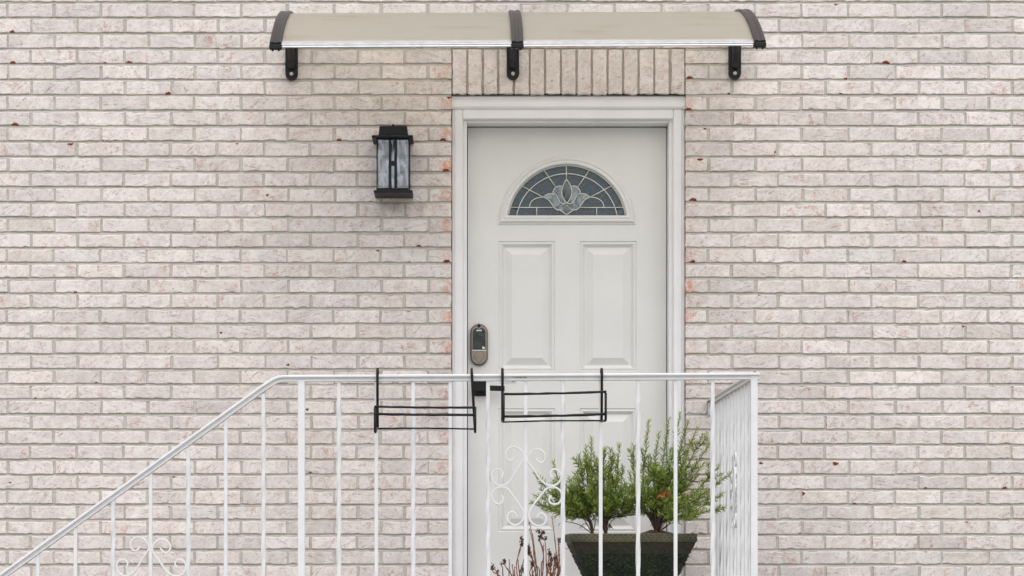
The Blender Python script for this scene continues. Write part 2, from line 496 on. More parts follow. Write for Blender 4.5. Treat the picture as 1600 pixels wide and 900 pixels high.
# ------------------------------------------------------------------ brick wall
wall = empty('brick_wall', (0, 0, GZ), 'whitewashed pale pink brick wall with grey mortar around the front door', 'wall')
def row_y(i):
    """photo height of the bottom edge of course i"""
    if i <= 8: return 26.2 + 24.19 * i
    if i <= 23: return 219.7 + 23.72 * (i - 8)
    return 575.5 + 23.5 * (i - 23)
PITCH = 73.0
OX0, OX1 = 705.6, 1071.4         # the door opening in the brickwork
zb_soldier = P(0, 146.5).z
chips_px = [(18.9,47.5,3.0),(19.7,96,3.6),(202,96,3.6),(203,130.7,3.6),(263,144.5,3.6),(23.6,192.8,4.2),(110,226.5,3.6),(158.8,216.6,2.0),(370,226,2.0),
 (164,96.7,1.8),(1384,94.3,4.2),(1313,143,2.2),(1321.7,119,2.4),(1306,7.8,2.4),(1358,224.5,2),(1214,235,3),(1305.5,724.6,3.4),(1189,724,2.2),(1253.5,771.5,3.4),
 (1570,763,3.2),(1510,811,2.2),(1251,833,2.6),(1446,763,2.0),(1446,858,2.0),(1335,786,2.0),(270.8,745.5,2.6),(266,792,2.2),(16,754,1.5),(697,264.5,3.6),
 (662,383,2.6),(698,408.5,4.0),(592,392.5,3.4),(485,737,3.0),(530,216.5,3.0),(692,216,3.6),(702,152.5,3.2),(1083,313,4.6),(1104,407,3.6),(1082,409,3.4),
 (1413,408.5,3.0),(1506,506,3.0),(1186,461,1.6),(1078,120.5,4.0),(1139,144,2.4),(1076,169,3.2),(1102,200,2.4),(1094,249,3.6),(655,383,3.0),(638,487,2.4),
 (150,596,2.0),(118,455,1.8),(418,305,2.0),(480,640,2.0),(1213,238,2.6),(1290,600,1.6),(1530,330,2.0),(1120,650,2.0),(450,570,2.0),(55,620,1.6),(345,520,1.6)]
stains = {}   # (side, course) -> strength: rusty bleed on the half bricks next to the frame
for i, s in ((4, .5), (6, .6), (8, .7), (10, 1.0), (12, .85), (14, .7), (16, .35), (18, .6), (20, .75), (22, .8), (24, .15), (26, .45), (28, .2), (30, .55)):
    stains[('L', i)] = s
for i, s in ((6, .5), (10, .25), (12, .1), (14, .25), (16, .7), (18, 1.0), (20, .65), (22, .3), (24, .45), (28, .15), (32, .5)):
    stains[('R', i)] = s
chips_used = set()

def brick_mb(w, h, fine, deep, rnd, tone, pink, seed, chip, stain, soldier=False):
    """one brick round its centre: uneven arrises, slightly dished and tilted face"""
    nx, nz = (10, 3) if fine else (2, 1)
    if w < h * 1.6: nx = 5 if fine else 2
    if soldier: nx, nz = (3, 10)
    hw, hh = w / 2, h / 2
    mb = MB(); pos = []
    tilt = rnd.uniform(-.0010, .0016); tx = rnd.uniform(-.0012, .0012); pr = rnd.uniform(-.0012, .0012)
    amp = .0008
    per = []
    for i in range(nx): per.append((-hw + w * i / nx, -hh))
    for k in range(nz): per.append((hw, -hh + h * k / nz))
    for i in range(nx): per.append((hw - w * i / nx, hh))
    for k in range(nz): per.append((-hw, hh - h * k / nz))
    off = []
    for (x, z) in per:
        ax = rnd.gauss(0, amp); az = rnd.gauss(0, amp)
        if z == -hh: az *= 1.25
        if rnd.random() < .05: az += .003 * (1 if z < 0 else -1)
        off.append((x + ax, z + az))
    n = len(per)
    def inset(b, i):
        x, z = off[i]
        return (x - math.copysign(min(b, abs(x)), x) if abs(per[i][0]) >= hw - 1e-6 else x,
                z - math.copysign(min(b, abs(z)), z) if abs(per[i][1]) >= hh - 1e-6 else z)
    fy = lambda x, z: pr - tilt * (-z / hh) - tx * x / hw
    r0 = [(x, deep, z) for x, z in off]
    r1 = [(x, .0030, z) for x, z in off]
    r2 = [(inset(.0010, i)[0], fy(*inset(.0010, i)) + .0010, inset(.0010, i)[1]) for i in range(n)]
    r3 = [(inset(.0032, i)[0], fy(*inset(.0032, i)) + rnd.uniform(-.0004, .0004), inset(.0032, i)[1]) for i in range(n)]
    vs = r0 + r1 + r2 + r3
    fs = []
    for r in range(3):
        for i in range(n):
            j = (i + 1) % n
            fs.append((r*n + i, r*n + j, (r+1)*n + j, (r+1)*n + i))
    # face: quads across, following the ring
    b3 = 3 * n
    if soldier:
        L = [b3 + (n - k) % n for k in range(nz + 1)]; Rr = [b3 + nx + k for k in range(nz + 1)]
        for k in range(nz):
            fs.append((L[k], Rr[k], Rr[k+1], L[k+1])) if 0 < k < nz - 1 else None
        fs.append(tuple([b3 + i for i in range(nx + 1)] + [Rr[1], L[1]]))
        fs.append(tuple([L[nz-1], Rr[nz-1]] + [b3 + nx + nz + i for i in range(nx + 1)]))
    else:
        bot = [b3 + i for i in range(nx + 1)]; top = [b3 + nx + nz + (nx - i) for i in range(nx + 1)]
        for i in range(1, nx - 1): fs.append((bot[i], bot[i+1], top[i+1], top[i]))
        rs = [b3 + nx + k for k in range(nz + 1)]; ls = [b3 + (2*nx + nz + k) % n for k in range(nz + 1)]
        ls = [b3 + ((2*nx + nz + k) % n) for k in range(nz + 1)]
        if nx > 1:
            fs.append(tuple(rs + [top[nx-1], bot[nx-1]]))
            fs.append(tuple([i if i != b3 + n else b3 for i in ls] + [bot[1], top[1]]))
    mb.add(vs, fs)
    mb.at = {'bk_a': [(tone, pink, seed)] * len(vs), 'bk_b': [(hw, hh, stain)] * len(vs), 'bk_c': [chip] * len(vs),
             'bk_p': [(x, z, y) for x, y, z in vs]}
    return mb

specs = []
rnd = random.Random(11)
JH = .0056                        # half a joint
XL, XR = -800, 2350               # the wall goes on past the picture
for i in range(-44, 63):
    yb = row_y(i); yt = row_y(i - 1)
    z0 = P(0, yb).z; z1 = P(0, yt).z - .0118
    if z1 < GZ: continue
    x0 = 11.5 if i % 2 == 0 else 48.0
    k = math.floor((XL - x0) / PITCH)
    row_dx = rnd.uniform(-1.2, 1.2)
    while True:
        a = x0 + PITCH * k; b = a + PITCH; k += 1
        if a > XR: break
        segs = [(a, b, 'F')]
        if 3 <= i <= 5 or (i >= 6 and z1 > -.02):
            segs = []
            if b <= OX0 + 4: segs = [(a, min(b, OX0), 'L' if b > OX0 - 10 else 'F')]
            elif a >= OX1 - 4: segs = [(max(a, OX1), b, 'R' if a < OX1 + 10 else 'F')]
            else:
                if OX0 - a > 12: segs.append((a, OX0, 'L'))
                if b - OX1 > 12: segs.append((OX1, b, 'R'))
        for (pa, pb, side) in segs:
            xa = P(pa, 0).x + (0 if side == 'R' else JH) + (0 if side == 'R' else rnd.gauss(0, .0014) + row_dx / S)
            xb = P(pb, 0).x - (0 if side == 'L' else JH) + (0 if side == 'L' else rnd.gauss(0, .0014) + row_dx / S)
            za = z0 + rnd.gauss(0, .0008); zc = z1 + rnd.gauss(0, .0009)
            cxp = (pa + pb) / 2; cyp = (yb + yt) / 2
            chip = (0, 0, 0)
            for ci, (qx, qy, qr) in enumerate(chips_px):
                if ci not in chips_used and pa <= qx <= pb and yt <= qy <= yb + .1:
                    chips_used.add(ci)
                    q = P(qx, yb if yb - qy < 4.5 else (yt + 4.3 if qy - yt < 7.5 else qy)); chip = (q.x - (xa + xb) / 2, max(-(zc-za)/2, min((zc-za)/2, q.z - (za + zc) / 2)), qr / S * .95)
            st = 0.0
            if side in 'LR' and (pb - pa) < 50: st = stains.get((side, i), 0) * (1 if side == 'L' else -1)
            tone = min(1.15, max(.92, rnd.gauss(1.055, .045)))
            pink = min(1.6, max(0, rnd.gauss(.85, .45)))
            seed = rnd.random()
            vis = -75 < pa and pb < 1675 and -30 < yb < 930
            specs.append(dict(x=(xa + xb) / 2, z=(za + zc) / 2, w=xb - xa, h=zc - za, px=cxp, py=cyp, vis=vis, side=side,
                              args=(tone, pink, seed, chip, st), full=(pb - pa) > 60))
soldiers = []
for k in range(15):
    a = OX0 + (OX1 - OX0) / 15 * k; b = a + (OX1 - OX0) / 15
    xa = P(a, 0).x + .0048 + rnd.gauss(0, .0006); xb = P(b, 0).x - .0048 + rnd.gauss(0, .0006)
    za = zb_soldier + rnd.gauss(0, .0008); zc = P(0, 77.2).z + rnd.gauss(0, .001)
    soldiers.append(dict(x=(xa+xb)/2, z=(za+zc)/2, w=xb-xa, h=zc-za, args=(rnd.gauss(1.03, .03), rnd.uniform(.1, .9), rnd.random(), (0, 0, 0), 0.0)))
# which bricks show largest: whole ones, inside the frame, not behind awning, lantern or railing
def clear(s):
    x, y = s['px'], s['py']
    if not (s['vis'] and s['full'] and 36 < x < 1564 and 8 < y < 890): return False
    if 400 < x < 1215 and y < 128: return False
    if 540 < x < 690 and 185 < y < 320: return False
    if x < 705 and y > 572 - max(0, 430 - x) * -.72: return False
    if 1040 < x < 1225 and y > 570: return False
    return True
cand = sorted([s for s in specs if clear(s)], key=lambda s: abs(s['px'] - 888) + .25 * abs(s['py'] - 450))[:285]
for s in cand: s['own'] = True
rest = MB(); rest.at = {k: [] for k in ('bk_a', 'bk_b', 'bk_c', 'bk_p')}
for s in specs:
    deep = .10 if s['side'] in 'LR' else .03
    mb = brick_mb(s['w'], s['h'], s['vis'], deep, rnd, *s['args'])
    if s.get('own'):
        o = mb.build('brick', M['brick'])
        o.parent = wall
        o.location = (s['x'], 0, s['z'] - GZ)
    else:
        rest.add([(x + s['x'], y, z + s['z']) for x, y, z in mb.v], mb.f)
        for k in rest.at: rest.at[k] += mb.at[k]
o = rest.build('brick_courses', M['brick'], wall); o['kind'] = 'stuff'
for s in soldiers:
    mb = brick_mb(s['w'], s['h'], True, .10, rnd, *s['args'], soldier=True)
    o = mb.build('soldier_brick', M['brick']); o.parent = wall; o.location = (s['x'], 0, s['z'] - GZ)
# mortar behind and between the bricks
g = MB()
mx0, mx1 = P(XL, 0).x, P(XR, 0).x
ox0, ox1 = P(OX0, 0).x - .0015, P(OX1, 0).x + .0015
ztop = P(0, row_y(-44)).z
MY = .0125
g.box(mx0, ox0, MY, .11, GZ, ztop); g.box(ox1, mx1, MY, .11, GZ, ztop); g.box(ox0, ox1, MY, .11, zb_soldier + .004, ztop)
g.box(ox0, ox1, MY, .11, GZ, -.03)
zrow = []
for i in range(-44, 63):
    z0 = P(0, row_y(i)).z; z1 = P(0, row_y(i - 1)).z - .0118
    if z1 < GZ: continue
    low = z1 > -.02
    spans = [(mx0, ox0), (ox1, mx1)] if (i >= 3 and low) else [(mx0, mx1)]
    for (xa, xb) in spans:
        g.box(xa + .0002, xb - .0002, .0044, .02, z0 + .0006, z1 - .0006)          # fills the upright joints
        n = max(2, int((xb - xa) / .05)); vs = []; fs = []
        for k in range(n + 1):                                                       # bed joint, struck back under the brick above
            x = xa + .0002 + (xb - xa - .0004) * k / n; w = rnd.gauss(0, .0006)
            vs += [(x, .0026 + w + abs(rnd.gauss(0, .0006)), z1 - .0008), (x, .0078, z1 + .0122), (x, .0200, z1 + .0122), (x, .0200, z1 - .0008)]
        for k in range(n):
            for c_ in range(4):
                a = 4*k + c_; b = 4*k + (c_ + 1) % 4; fs.append((a, b, b + 4, a + 4))
        g.add(vs, fs)
g.build('mortar', M['mortar'], wall, fix=False)
g = MB(); g.box(P(OX0 - 14, 0).x, P(OX1 + 14, 0).x, .020, .10, zb_soldier - .0015, zb_soldier + .0035)
g.build('lintel', M['gasket'], wall)

# ------------------------------------------------------------------ door frame
DJ, DD = -.05, -.15           # jamb edge and door face, metres from the brick face
jx0, jx1 = .0106, .8917       # clear opening between the jambs
jz = H + 1.881
frame = empty('doorway', (.45, .03, 0), 'white painted doorway frame with stepped brick mould casing around the ivory door', 'door frame')
cx0, cx1 = P(OX0, 0).x + .0003, P(OX1, 0).x - .0003
ci0, ci1 = P(723.7, 0, -.03).x, P(1051.6, 0, -.03).x
hz0 = H + (VY - 187) / S * 1.0026; hz1 = H + (VY - 170.5) / S * 1.0026; hz2 = H + (VY - 148.6) / S * 1.0022
def casing(xo, xi, z0, z1):
    """vertical casing: outer bead, flat, inner bead"""
    w = xi - xo
    prof = [(0, .075), (0, .040), (.04, .031), (.14, .029), (.20, .034), (.26, .0335), (.30, .030), (.90, .030), (.97, .033), (1, .040), (1, .075)]
    g = MB(); g.sweep([(a * w, b) for a, b in prof], [(Vector((xo, 0, z)), Vector((1, 0, 0)), Vector((0, 1, 0))) for z in (z0, z1)])
    return g
casing(cx0, ci0, 0, hz1 - .001).build('side_casing', M['trim'], frame)
casing(cx1, ci1, 0, hz1 - .001).build('side_casing', M['trim'], frame)
g = MB()
hp = [(hz0, .075), (hz0, .040), (hz0 + .003, .034), (hz0 + .006, .030), (hz1 - .0005, .030), (hz1 - .0005, .075)]
g.sweep([(b, a) for a, b in hp], [(Vector((x, 0, 0)), Vector((0, 1, 0)), Vector((0, 0, 1))) for x in (ci0, ci1)])
g.build('head_casing', M['trim'], frame)
g = MB()
hp = [(hz1, .075), (hz1, .026), (hz1 + .010, .020), (hz1 + .022, .020), (hz1 + .036, .025), (hz2 - .006, .028), (hz2, .034), (hz2, .075)]
g.sweep([(b, a) for a, b in hp], [(Vector((x, 0, 0)), Vector((0, 1, 0)), Vector((0, 0, 1))) for x in (cx0, cx1)])
g.build('drip_cap', M['trim'], frame)
for (a, b) in ((ci0 - .002, jx0), (jx1, ci1 + .002)):
    g = MB(); g.bbox(a, b, -DJ, .30, -.02, hz0 + .002, .002); g.build('jamb', M['trim'], frame)
g = MB(); g.bbox(jx0 + .0005, jx1 - .0005, -DJ + .0015, .30, jz, hz0 + .004, .002); g.build('head_jamb', M['trim'], frame)
g = MB()   # rubber strip closing the gap behind the door edge
g.box(jx0, jx0 + .014, .182, .20, 0, jz); g.box(jx1 - .014, jx1, .182, .20, 0, jz); g.box(jx0 + .0145, jx1 - .0145, .182, .20, jz - .014, jz)
g.build('weatherstrip', M['gasket'], frame)
g = MB(); g.bbox(jx0 - .0, jx1, -.02, .29, -.02, .018, .004); g.build('threshold', M['alu'], frame)

# ------------------------------------------------------------------ the door
dx0, dx1 = jx0 + .0035, jx1 - .0035
dz0, dz1 = .024, jz - .0045
door = empty('entry_door', ((dx0 + dx1) / 2, .15, dz0), 'closed ivory panelled front door with an arched leaded fanlight', 'door')
def D(px, py): 
    p = P(px, py, DD); return (p.x, p.z)
FCX, FCY = 885.8, 351.0
def dshape(o, n=36):
    """outline of the fanlight frame, inset o photo pixels"""
    r = 108 - o; hb = math.sqrt(r*r - o*o); a0 = math.atan2(o, hb)
    pts = []
    for k in range(n + 1):
        a = a0 + (math.pi - 2*a0) * k / n
        pts.append(D(FCX + r * math.cos(a), FCY - r * math.sin(a)))
    return pts
panels = [(778.8, 376.7, 867.2, 580.2), (905.8, 376.7, 994.6, 580.2), (778.8, 638.0, 867.2, 831.0), (905.8, 638.0, 994.6, 831.0)]
bm = bmesh.new()
def loop(pts):
    vs = [bm.verts.new((x, .15, z)) for x, z in pts]
    return vs, [bm.edges.new((vs[i], vs[(i+1) % len(vs)])) for i in range(len(vs))]
ov, oe = loop([(dx0, dz0), (dx1, dz0), (dx1, dz1), (dx0, dz1)])
edges = list(oe)
for (a, b, c, d) in panels: edges += loop([D(a, d), D(c, d), D(c, b), D(a, b)])[1]
edges += loop(dshape(0))[1]
bmesh.ops.triangle_fill(bm, edges=edges, use_beauty=True)
back = [bm.verts.new((v.co.x, .194, v.co.z)) for v in ov]
for i in range(4):
    bm.faces.new((ov[i], ov[(i+1) % 4], back[(i+1) % 4], back[i]))
bmesh.ops.recalc_face_normals(bm, faces=bm.faces)
# faces of the front must look to the camera
for f in bm.faces:
    if abs(f.normal.y) > .9 and f.normal.y > 0: f.normal_flip()
g = MB(); bm.verts.index_update()
g.add([v.co for v in bm.verts], [tuple(v.index for v in f.verts) for f in bm.faces]); bm.free()
slab = g.build('door_slab', M['door'], door, fix=False)
for (a, b, c, d) in panels:
    prof = [(0, 0), (.8, .0042), (1.5, .0050), (2.6, .0030), (4.4, .0018), (6.0, .0062), (8.4, .0150), (9.8, .0162), (10.4, .0158), (20.4, .0030), (21.0, .0024)]
    rings = []
    for (o, dy) in prof:
        rings.append([(x, .15 + dy, z) for x, z in (D(a+o, d-o), D(c-o, d-o), D(c-o, b+o), D(a+o, b+o))])
    g = MB(); vs = [p for r in rings for p in r]; fs = []
    for r in range(len(rings) - 1):
        for i in range(4):
            j = (i + 1) % 4; fs.append((r*4+i, r*4+j, r*4+4+j, r*4+4+i))
    e = (len(rings) - 1) * 4; fs.append((e, e+1, e+2, e+3))
    g.add(vs, fs); o = g.build('moulded_panel', M['door'], door, fix=False)
# fanlight
g = MB(); rings = []
for (o, dy) in [(0, .002), (.2, -.003), (1.4, -.0045), (2.0, -.0035), (2.8, -.0075), (5.5, -.0125), (7.2, -.0115), (8.0, -.0075), (8.8, -.0085), (10.5, -.0115), (13.0, -.0105), (14.4, -.004), (15.0, .012)]:
    rings.append([(x, .15 + dy, z) for x, z in dshape(o)])
n = len(rings[0]); fs = []
for r in range(len(rings) - 1):
    for i in range(n):
        j = (i + 1) % n; fs.append((r*n+i, r*n+j, (r+1)*n+j, (r+1)*n+i))
g.add([p for r in rings for p in r], fs)
fan = g.build('fanlight', M['door'], door, auto=28)
fan['label'] = 'half-round fanlight with moulded ivory frame and leaded flower glass'
def Zf(x, y): return D(760 + x / 6.4, 230 + y / 6.4)
CX5, CY5, RO, RI = 805.0, 775.0, 596.0, 511.0
def pol(r, a): return (CX5 + r * math.cos(R(a)), CY5 - r * math.sin(R(a)))
GY = .160
def pane(poly, mat, y0=GY, th=.003, name='pane'):
    pts = [Zf(x, y) for x, y in poly]; g = MB()
    if name == 'pane': g.prism(pts, y0, y0 + th)
    else:                                   # facets rising to an inner field
        n = len(pts); mx_ = sum(p[0] for p in pts) / n; mz_ = sum(p[1] for p in pts) / n
        inn = [(mx_ + (x - mx_) * .55, mz_ + (z - mz_) * .55) for x, z in pts]
        g.add([(x, y0 + th, z) for x, z in pts] + [(x, y0, z) for x, z in pts] + [(x, y0 - .0045, z) for x, z in inn],
              [(i, (i+1) % n, n + (i+1) % n, n + i) for i in range(n)] + [(n + i, n + (i+1) % n, 2*n + (i+1) % n, 2*n + i) for i in range(n)] + [tuple(range(2*n, 3*n)), tuple(range(n-1, -1, -1))])
    g.build(name, mat, fan)
angs = [163.1, 138.5, 112.0, 90.0, 68.0, 41.5, 16.9]
for i in range(6):
    a, b = angs[i], angs[i+1]
    out = [pol(RO, a + (b-a)*k/6) for k in range(7)]; inn = [pol(RI, b + (a-b)*k/6) for k in range(7)]
    pane(out + inn, M['pane'])
    arc = [pol(RI - 1, a + (b-a)*k/6) for k in range(7)]
    if i == 0: arc = [(CX5 - math.sqrt(RI**2 - 173**2), 602)] + arc[1:]
    if i == 5: arc = arc[:-1] + [(CX5 + math.sqrt(RI**2 - 173**2), 602)]
    pane(arc + [(803, 601)], M['pane'])
for poly in ([(228, 676), (240, 604), (316, 604), (301, 676)], [(303, 676), (318, 604), (502, 604), (502, 676)], [(504, 676), (504, 604), (802, 604), (802, 676)],
             [(804, 676), (804, 604), (1104, 604), (1104, 676)], [(1106, 676), (1106, 604), (1292, 604), (1308, 676)], [(1310, 676), (1294, 604), (1372, 604), (1384, 676)]):
    pane(poly, M['pane'])
mir = lambda pts: [(1606 - x, y) for x, y in pts]
bud = [(800, 318), (772, 372), (754, 430), (757, 475), (775, 520), (803, 555), (833, 520), (851, 475), (855, 430), (836, 372)]
midp = [(665, 460), (672, 430), (692, 402), (722, 388), (757, 388), (752, 440), (762, 500), (800, 558), (765, 565), (735, 545), (714, 505), (692, 468)]
outp = [(570, 498), (610, 470), (660, 462), (692, 470), (714, 507), (735, 547), (765, 567), (800, 575), (775, 608), (722, 628), (684, 610), (656, 570), (620, 525)]
sidep = [(430, 602), (440, 560), (470, 525), (520, 503), (570, 499), (618, 526), (652, 570), (668, 602)]
tip = [(803, 575), (836, 612), (872, 630), (838, 648), (803, 672), (768, 648), (734, 630), (770, 612)]
pane(bud, M['bud'], GY - .005, .004, 'bevelled_pane')
for s in (lambda q: q, mir):
    pane(s(midp), M['bevel'], GY - .0045, .004, 'bevelled_pane'); pane(s(outp), M['bevel'], GY - .004, .0035, 'bevelled_pane')
    pane(s(sidep), M['pane'], GY - .003, .0025)
pane(tip, M['bevel'], GY - .004, .0035, 'bevelled_pane')
g = MB()
def came(pts, r=.0021, sm=0):
    q = [(*Zf(x, y),) for x, y in pts]
    q = [Vector((x, GY - .006, z)) for x, z in q]
    if sm: q = smooth_path(q, sm)
    g.tube(q, r, 6)
came([pol(RO - 5, 9.5 + (161) * k / 40) for k in range(41)])
came([pol(RI, 11 + 158 * k / 40) for k in range(41)])
came([(352, 385), (570, 500)]); came(mir([(352, 385), (570, 500)])); came([(578, 232), (695, 402)]); came(mir([(578, 232), (695, 402)]))
came([(800, 180), (800, 318)]); came([(232, 602), (667, 602)]); came(mir([(232, 602), (667, 602)]))
came([(503, 602), (503, 678)]); came(mir([(503, 602), (503, 678)]))
came(bud + bud[:1], .0019, 3)
for s in (lambda q: q, mir):
    came(s(midp[:5]), .0019, 3); came(s(midp[7:] + midp[:1]), .0019, 3); came(s(outp[:4]), .0019, 3); came(s(outp[7:] + outp[:1]), .0019, 3); came(s(sidep[:5]), .0019, 3)
came(tip[:3], .0019, 2); came(tip[2:7], .0019, 2); came(tip[6:] + tip[:1], .0019, 2)
g.build('came', M['came'], fan, smooth=True)

# lock
def stadium(cx, y0, y1, r, d, n=14):
    """(x, z) outline of a pill, photo pixels"""
    pts = []
    for k in range(n + 1):
        a = math.pi * k / n; pts.append((cx + r * math.cos(a), y0 + r - r * math.sin(a)))
    for k in range(n + 1):
        a = math.pi + math.pi * k / n; pts.append((cx + r * math.cos(a), y1 - r - r * math.sin(a)))
    return [(P(x, y, d).x, P(x, y, d).z) for x, y in pts]
def layered(name, outl, mat, parent):
    g = MB(); n = len(outl[0][0]); vs = []; fs = []
    for pts, y in outl: vs += [(x, y, z) for x, z in pts]
    for r in range(len(outl) - 1):
        for i in range(n):
            j = (i+1) % n; fs.append((r*n+i, r*n+j, (r+1)*n+j, (r+1)*n+i))
    fs.append(tuple((len(outl)-1)*n + i for i in range(n)))
    g.add(vs, fs); return g.build(name, mat, parent, auto=35)
LD = DD + .026
lock = layered('keypad_lock', [(stadium(748.6, 505.6, 571.0, 13.6, LD), .15), (stadium(748.6, 505.6, 571.0, 13.6, LD), .134), (stadium(748.6, 506.6, 569.8, 12.6, LD), .128)], M['nickel_dark'], door)
lock['label'] = 'oval bronze keypad deadbolt with dark glass face'
layered('face_plate', [(stadium(748.6, 507.0, 569.2, 12.2, LD), .130), (stadium(748.6, 507.0, 569.2, 12.2, LD), .1265), (stadium(748.6, 507.6, 568.6, 11.6, LD), .1252)], M['nickel'], lock)
def PL(pts, d=LD): return [(P(x, y, d).x, P(x, y, d).z) for x, y in pts]
scr = [(738.6, 546.0), (758.6, 546.0)] + [(748.6 + 10.0 * math.cos(a), 519.5 - 8.0 * math.sin(a)) for a in [math.pi * k / 12 for k in range(13)]]
g = MB(); g.prism(PL(scr), .1240, .1262); g.build('keypad_glass', M['screen'], lock)
g = MB(); g.prism(PL([(748.3 + 4.3 * math.cos(2*math.pi*k/20), 509.6 + 4.3 * math.sin(2*math.pi*k/20)) for k in range(20)]), .1228, .1258); g.build('lens_collar', M['nickel'], lock)
g = MB(); g.prism(PL([(748.3 + 2.7 * math.cos(2*math.pi*k/16), 509.2 + 2.7 * math.sin(2*math.pi*k/16)) for k in range(16)]), .1215, .1240); g.build('camera_lens', M['black'], lock)
g = MB()
for k in range(5): g.prism(PL([(744.5 + k*1.7, 515.3), (745.9 + k*1.7, 515.3), (745.9 + k*1.7, 517.3), (744.5 + k*1.7, 517.3)]), .1232, .1242)
g.build('printed_mark', M['mark'], lock)
g = MB(); g.prism(PL([(753.4, 542.4), (755.4, 541.2), (756.8, 543.0), (758.0, 543.4), (757.2, 545.2), (753.6, 544.8)]), .1232, .1242); g.build('key_symbol', M['mark'], lock)
g = MB(); g.prism(PL([(737.2, 547.0), (760.0, 547.0), (760.0, 548.0), (737.2, 548.0)]), .1235, .1256); g.build('divider', M['trim'], lock)
spade = smooth_path([(748.8, 567.2, 0), (744.0, 562.0, 0), (741.4, 557.6, 0), (743.0, 551.5, 0), (748.8, 548.4, 0), (754.4, 551.5, 0), (756.0, 557.6, 0), (753.4, 562.0, 0), (748.8, 567.2, 0)], 4)[:-1]
g = MB(); g.prism(PL([(p.x, p.y) for p in spade]), .1232, .1256); g.build('key_cover', M['nickel'], lock)
g = MB(); g.tube([Vector((x, .1240, z)) for x, z in PL([(p.x, p.y) for p in spade] + [(spade[0].x, spade[0].y)])], .0010, 5); g.build('key_cover_rim', M['nickel_dark'], lock)
g = MB(); g.prism(PL([(753.4, 549.0), (759.4, 549.0), (759.2, 553.0)]), .1238, .1256); g.build('brass_tab', M['brass'], lock)
# lever handle
HD = DD + .02
a = P(739.5, 618.5, HD); b = P(760.2, 594.0, HD)
g = MB(); g.bbox(a.x, b.x, .136, .15, a.z, b.z, .002); hd = g.build('door_handle', M['black'], door)
hd['label'] = 'black square rose with straight lever'
c = P(750, 606.5, DD + .06)
g = MB(); g.tube([(c.x, .137, c.z), (c.x, .088, c.z)], .011, 14); g.build('spindle', M['black'], hd, auto=40)
a = P(743, 601.5, DD + .065); b = P(788.5, 611.5, DD + .065)
g = MB(); g.add([(a.x, .078, a.z - .004 + .004), (b.x, .080, a.z - .0045), (b.x, .080, b.z + .001), (a.x, .078, b.z + .004), (a.x, .094, a.z), (b.x, .092, a.z - .0045), (b.x, .092, b.z + .001), (a.x, .094, b.z + .004)],
               [(0,1,2,3), (7,6,5,4), (0,4,5,1), (1,5,6,2), (2,6,7,3), (3,7,4,0)]); g.build('lever', M['black'], hd)
# small printed label on the slab
a = P(780.5, 599.2, DD); b = P(806.5, 593.0, DD)
g = MB(); g.box(a.x, b.x, .1488, .1497, a.z, b.z); st = g.build('label_plate', M['sticker'], door)
g = MB(); g.box(P(800, 0, DD).x, P(804.5, 0, DD).x, .1480, .1487, P(0, 596.6, DD).z, P(0, 594.2, DD).z); g.build('label_print', M['print'], st)

# ------------------------------------------------------------------ awning
aw = empty('door_awning', P(801, 70, 0), 'curved bronze polycarbonate door awning on three dark brackets', 'awning')
AD = .985
def az(d, x): return H + 2.318 - .2895 * d * d + (x - .2) * .0042       # it hangs a trace lower on the left
ax0 = P(447, 0).x - .012; ax1 = P(1157, 0).x + .012
arm_x = [P(456, 0).x, P(801.3, 0).x, P(1147.5, 0).x]
sheets = [(arm_x[0] - .006, arm_x[1] - .002), (arm_x[1] + .002, arm_x[2] + .006)]
nd = 26
for (xa, xb) in sheets:
    g = MB(); nxs = 6; vs = []; fs = []
    for s in (0, 1):
        for j in range(nd + 1):
            d = AD * j / nd
            sl = .579 * d; nl = math.hypot(1, sl); off = -.005 * s
            for i in range(nxs + 1):
                x = xa + (xb - xa) * i / nxs
                vs.append((x, -(d + off * sl / nl), az(d, x) + off / nl))
    w = nxs + 1; L = (nd + 1) * w
    for j in range(nd):
        for i in range(nxs):
            a = j*w + i; fs.append((a, a+1, a+w+1, a+w)); fs.append((L+a, L+a+w, L+a+w+1, L+a+1))
    for i in range(nxs):
        fs.append((i, L+i, L+i+1, i+1)); a = nd*w + i; fs.append((a, a+1, L+a+1, L+a))
    for j in range(nd):
        a = j*w; fs.append((a, a+w, L+a+w, L+a)); a = j*w + nxs; fs.append((a, L+a, L+a+w, a+w))
    g.add(vs, fs); g.build('canopy_sheet', M['awning'], aw, auto=40)
    # aluminium edge along the front
    def prof(x):
        z = az(AD, x)
        return [(-AD + .02, z + .008), (-AD - .002, z - .001), (-AD - .008, z - .006), (-AD - .008, z - .011), (-AD - .005, z - .013), (-AD - .006, z - .018), (-AD + .004, z - .020), (-AD + .016, z - .010)]
    g = MB(); vs = []
    for x in (xa + .012, xb - .012): vs += [(x, y, z) for y, z in prof(x)]
    n = 8; fs = [(k, (k+1) % n, n + (k+1) % n, n + k) for k in range(n)] + [tuple(range(n)), tuple(range(2*n-1, n-1, -1))]
    g.add(vs, fs); g.build('front_edge_strip', M['alu'], aw)
    # rear rail against the wall
    g = MB(); g.bbox(xa + .02, xb - .02, -.02, -.003, az(0, xa) - .03, az(0, xa) + .012, .002); g.build('rear_rail', M['arm'], aw)
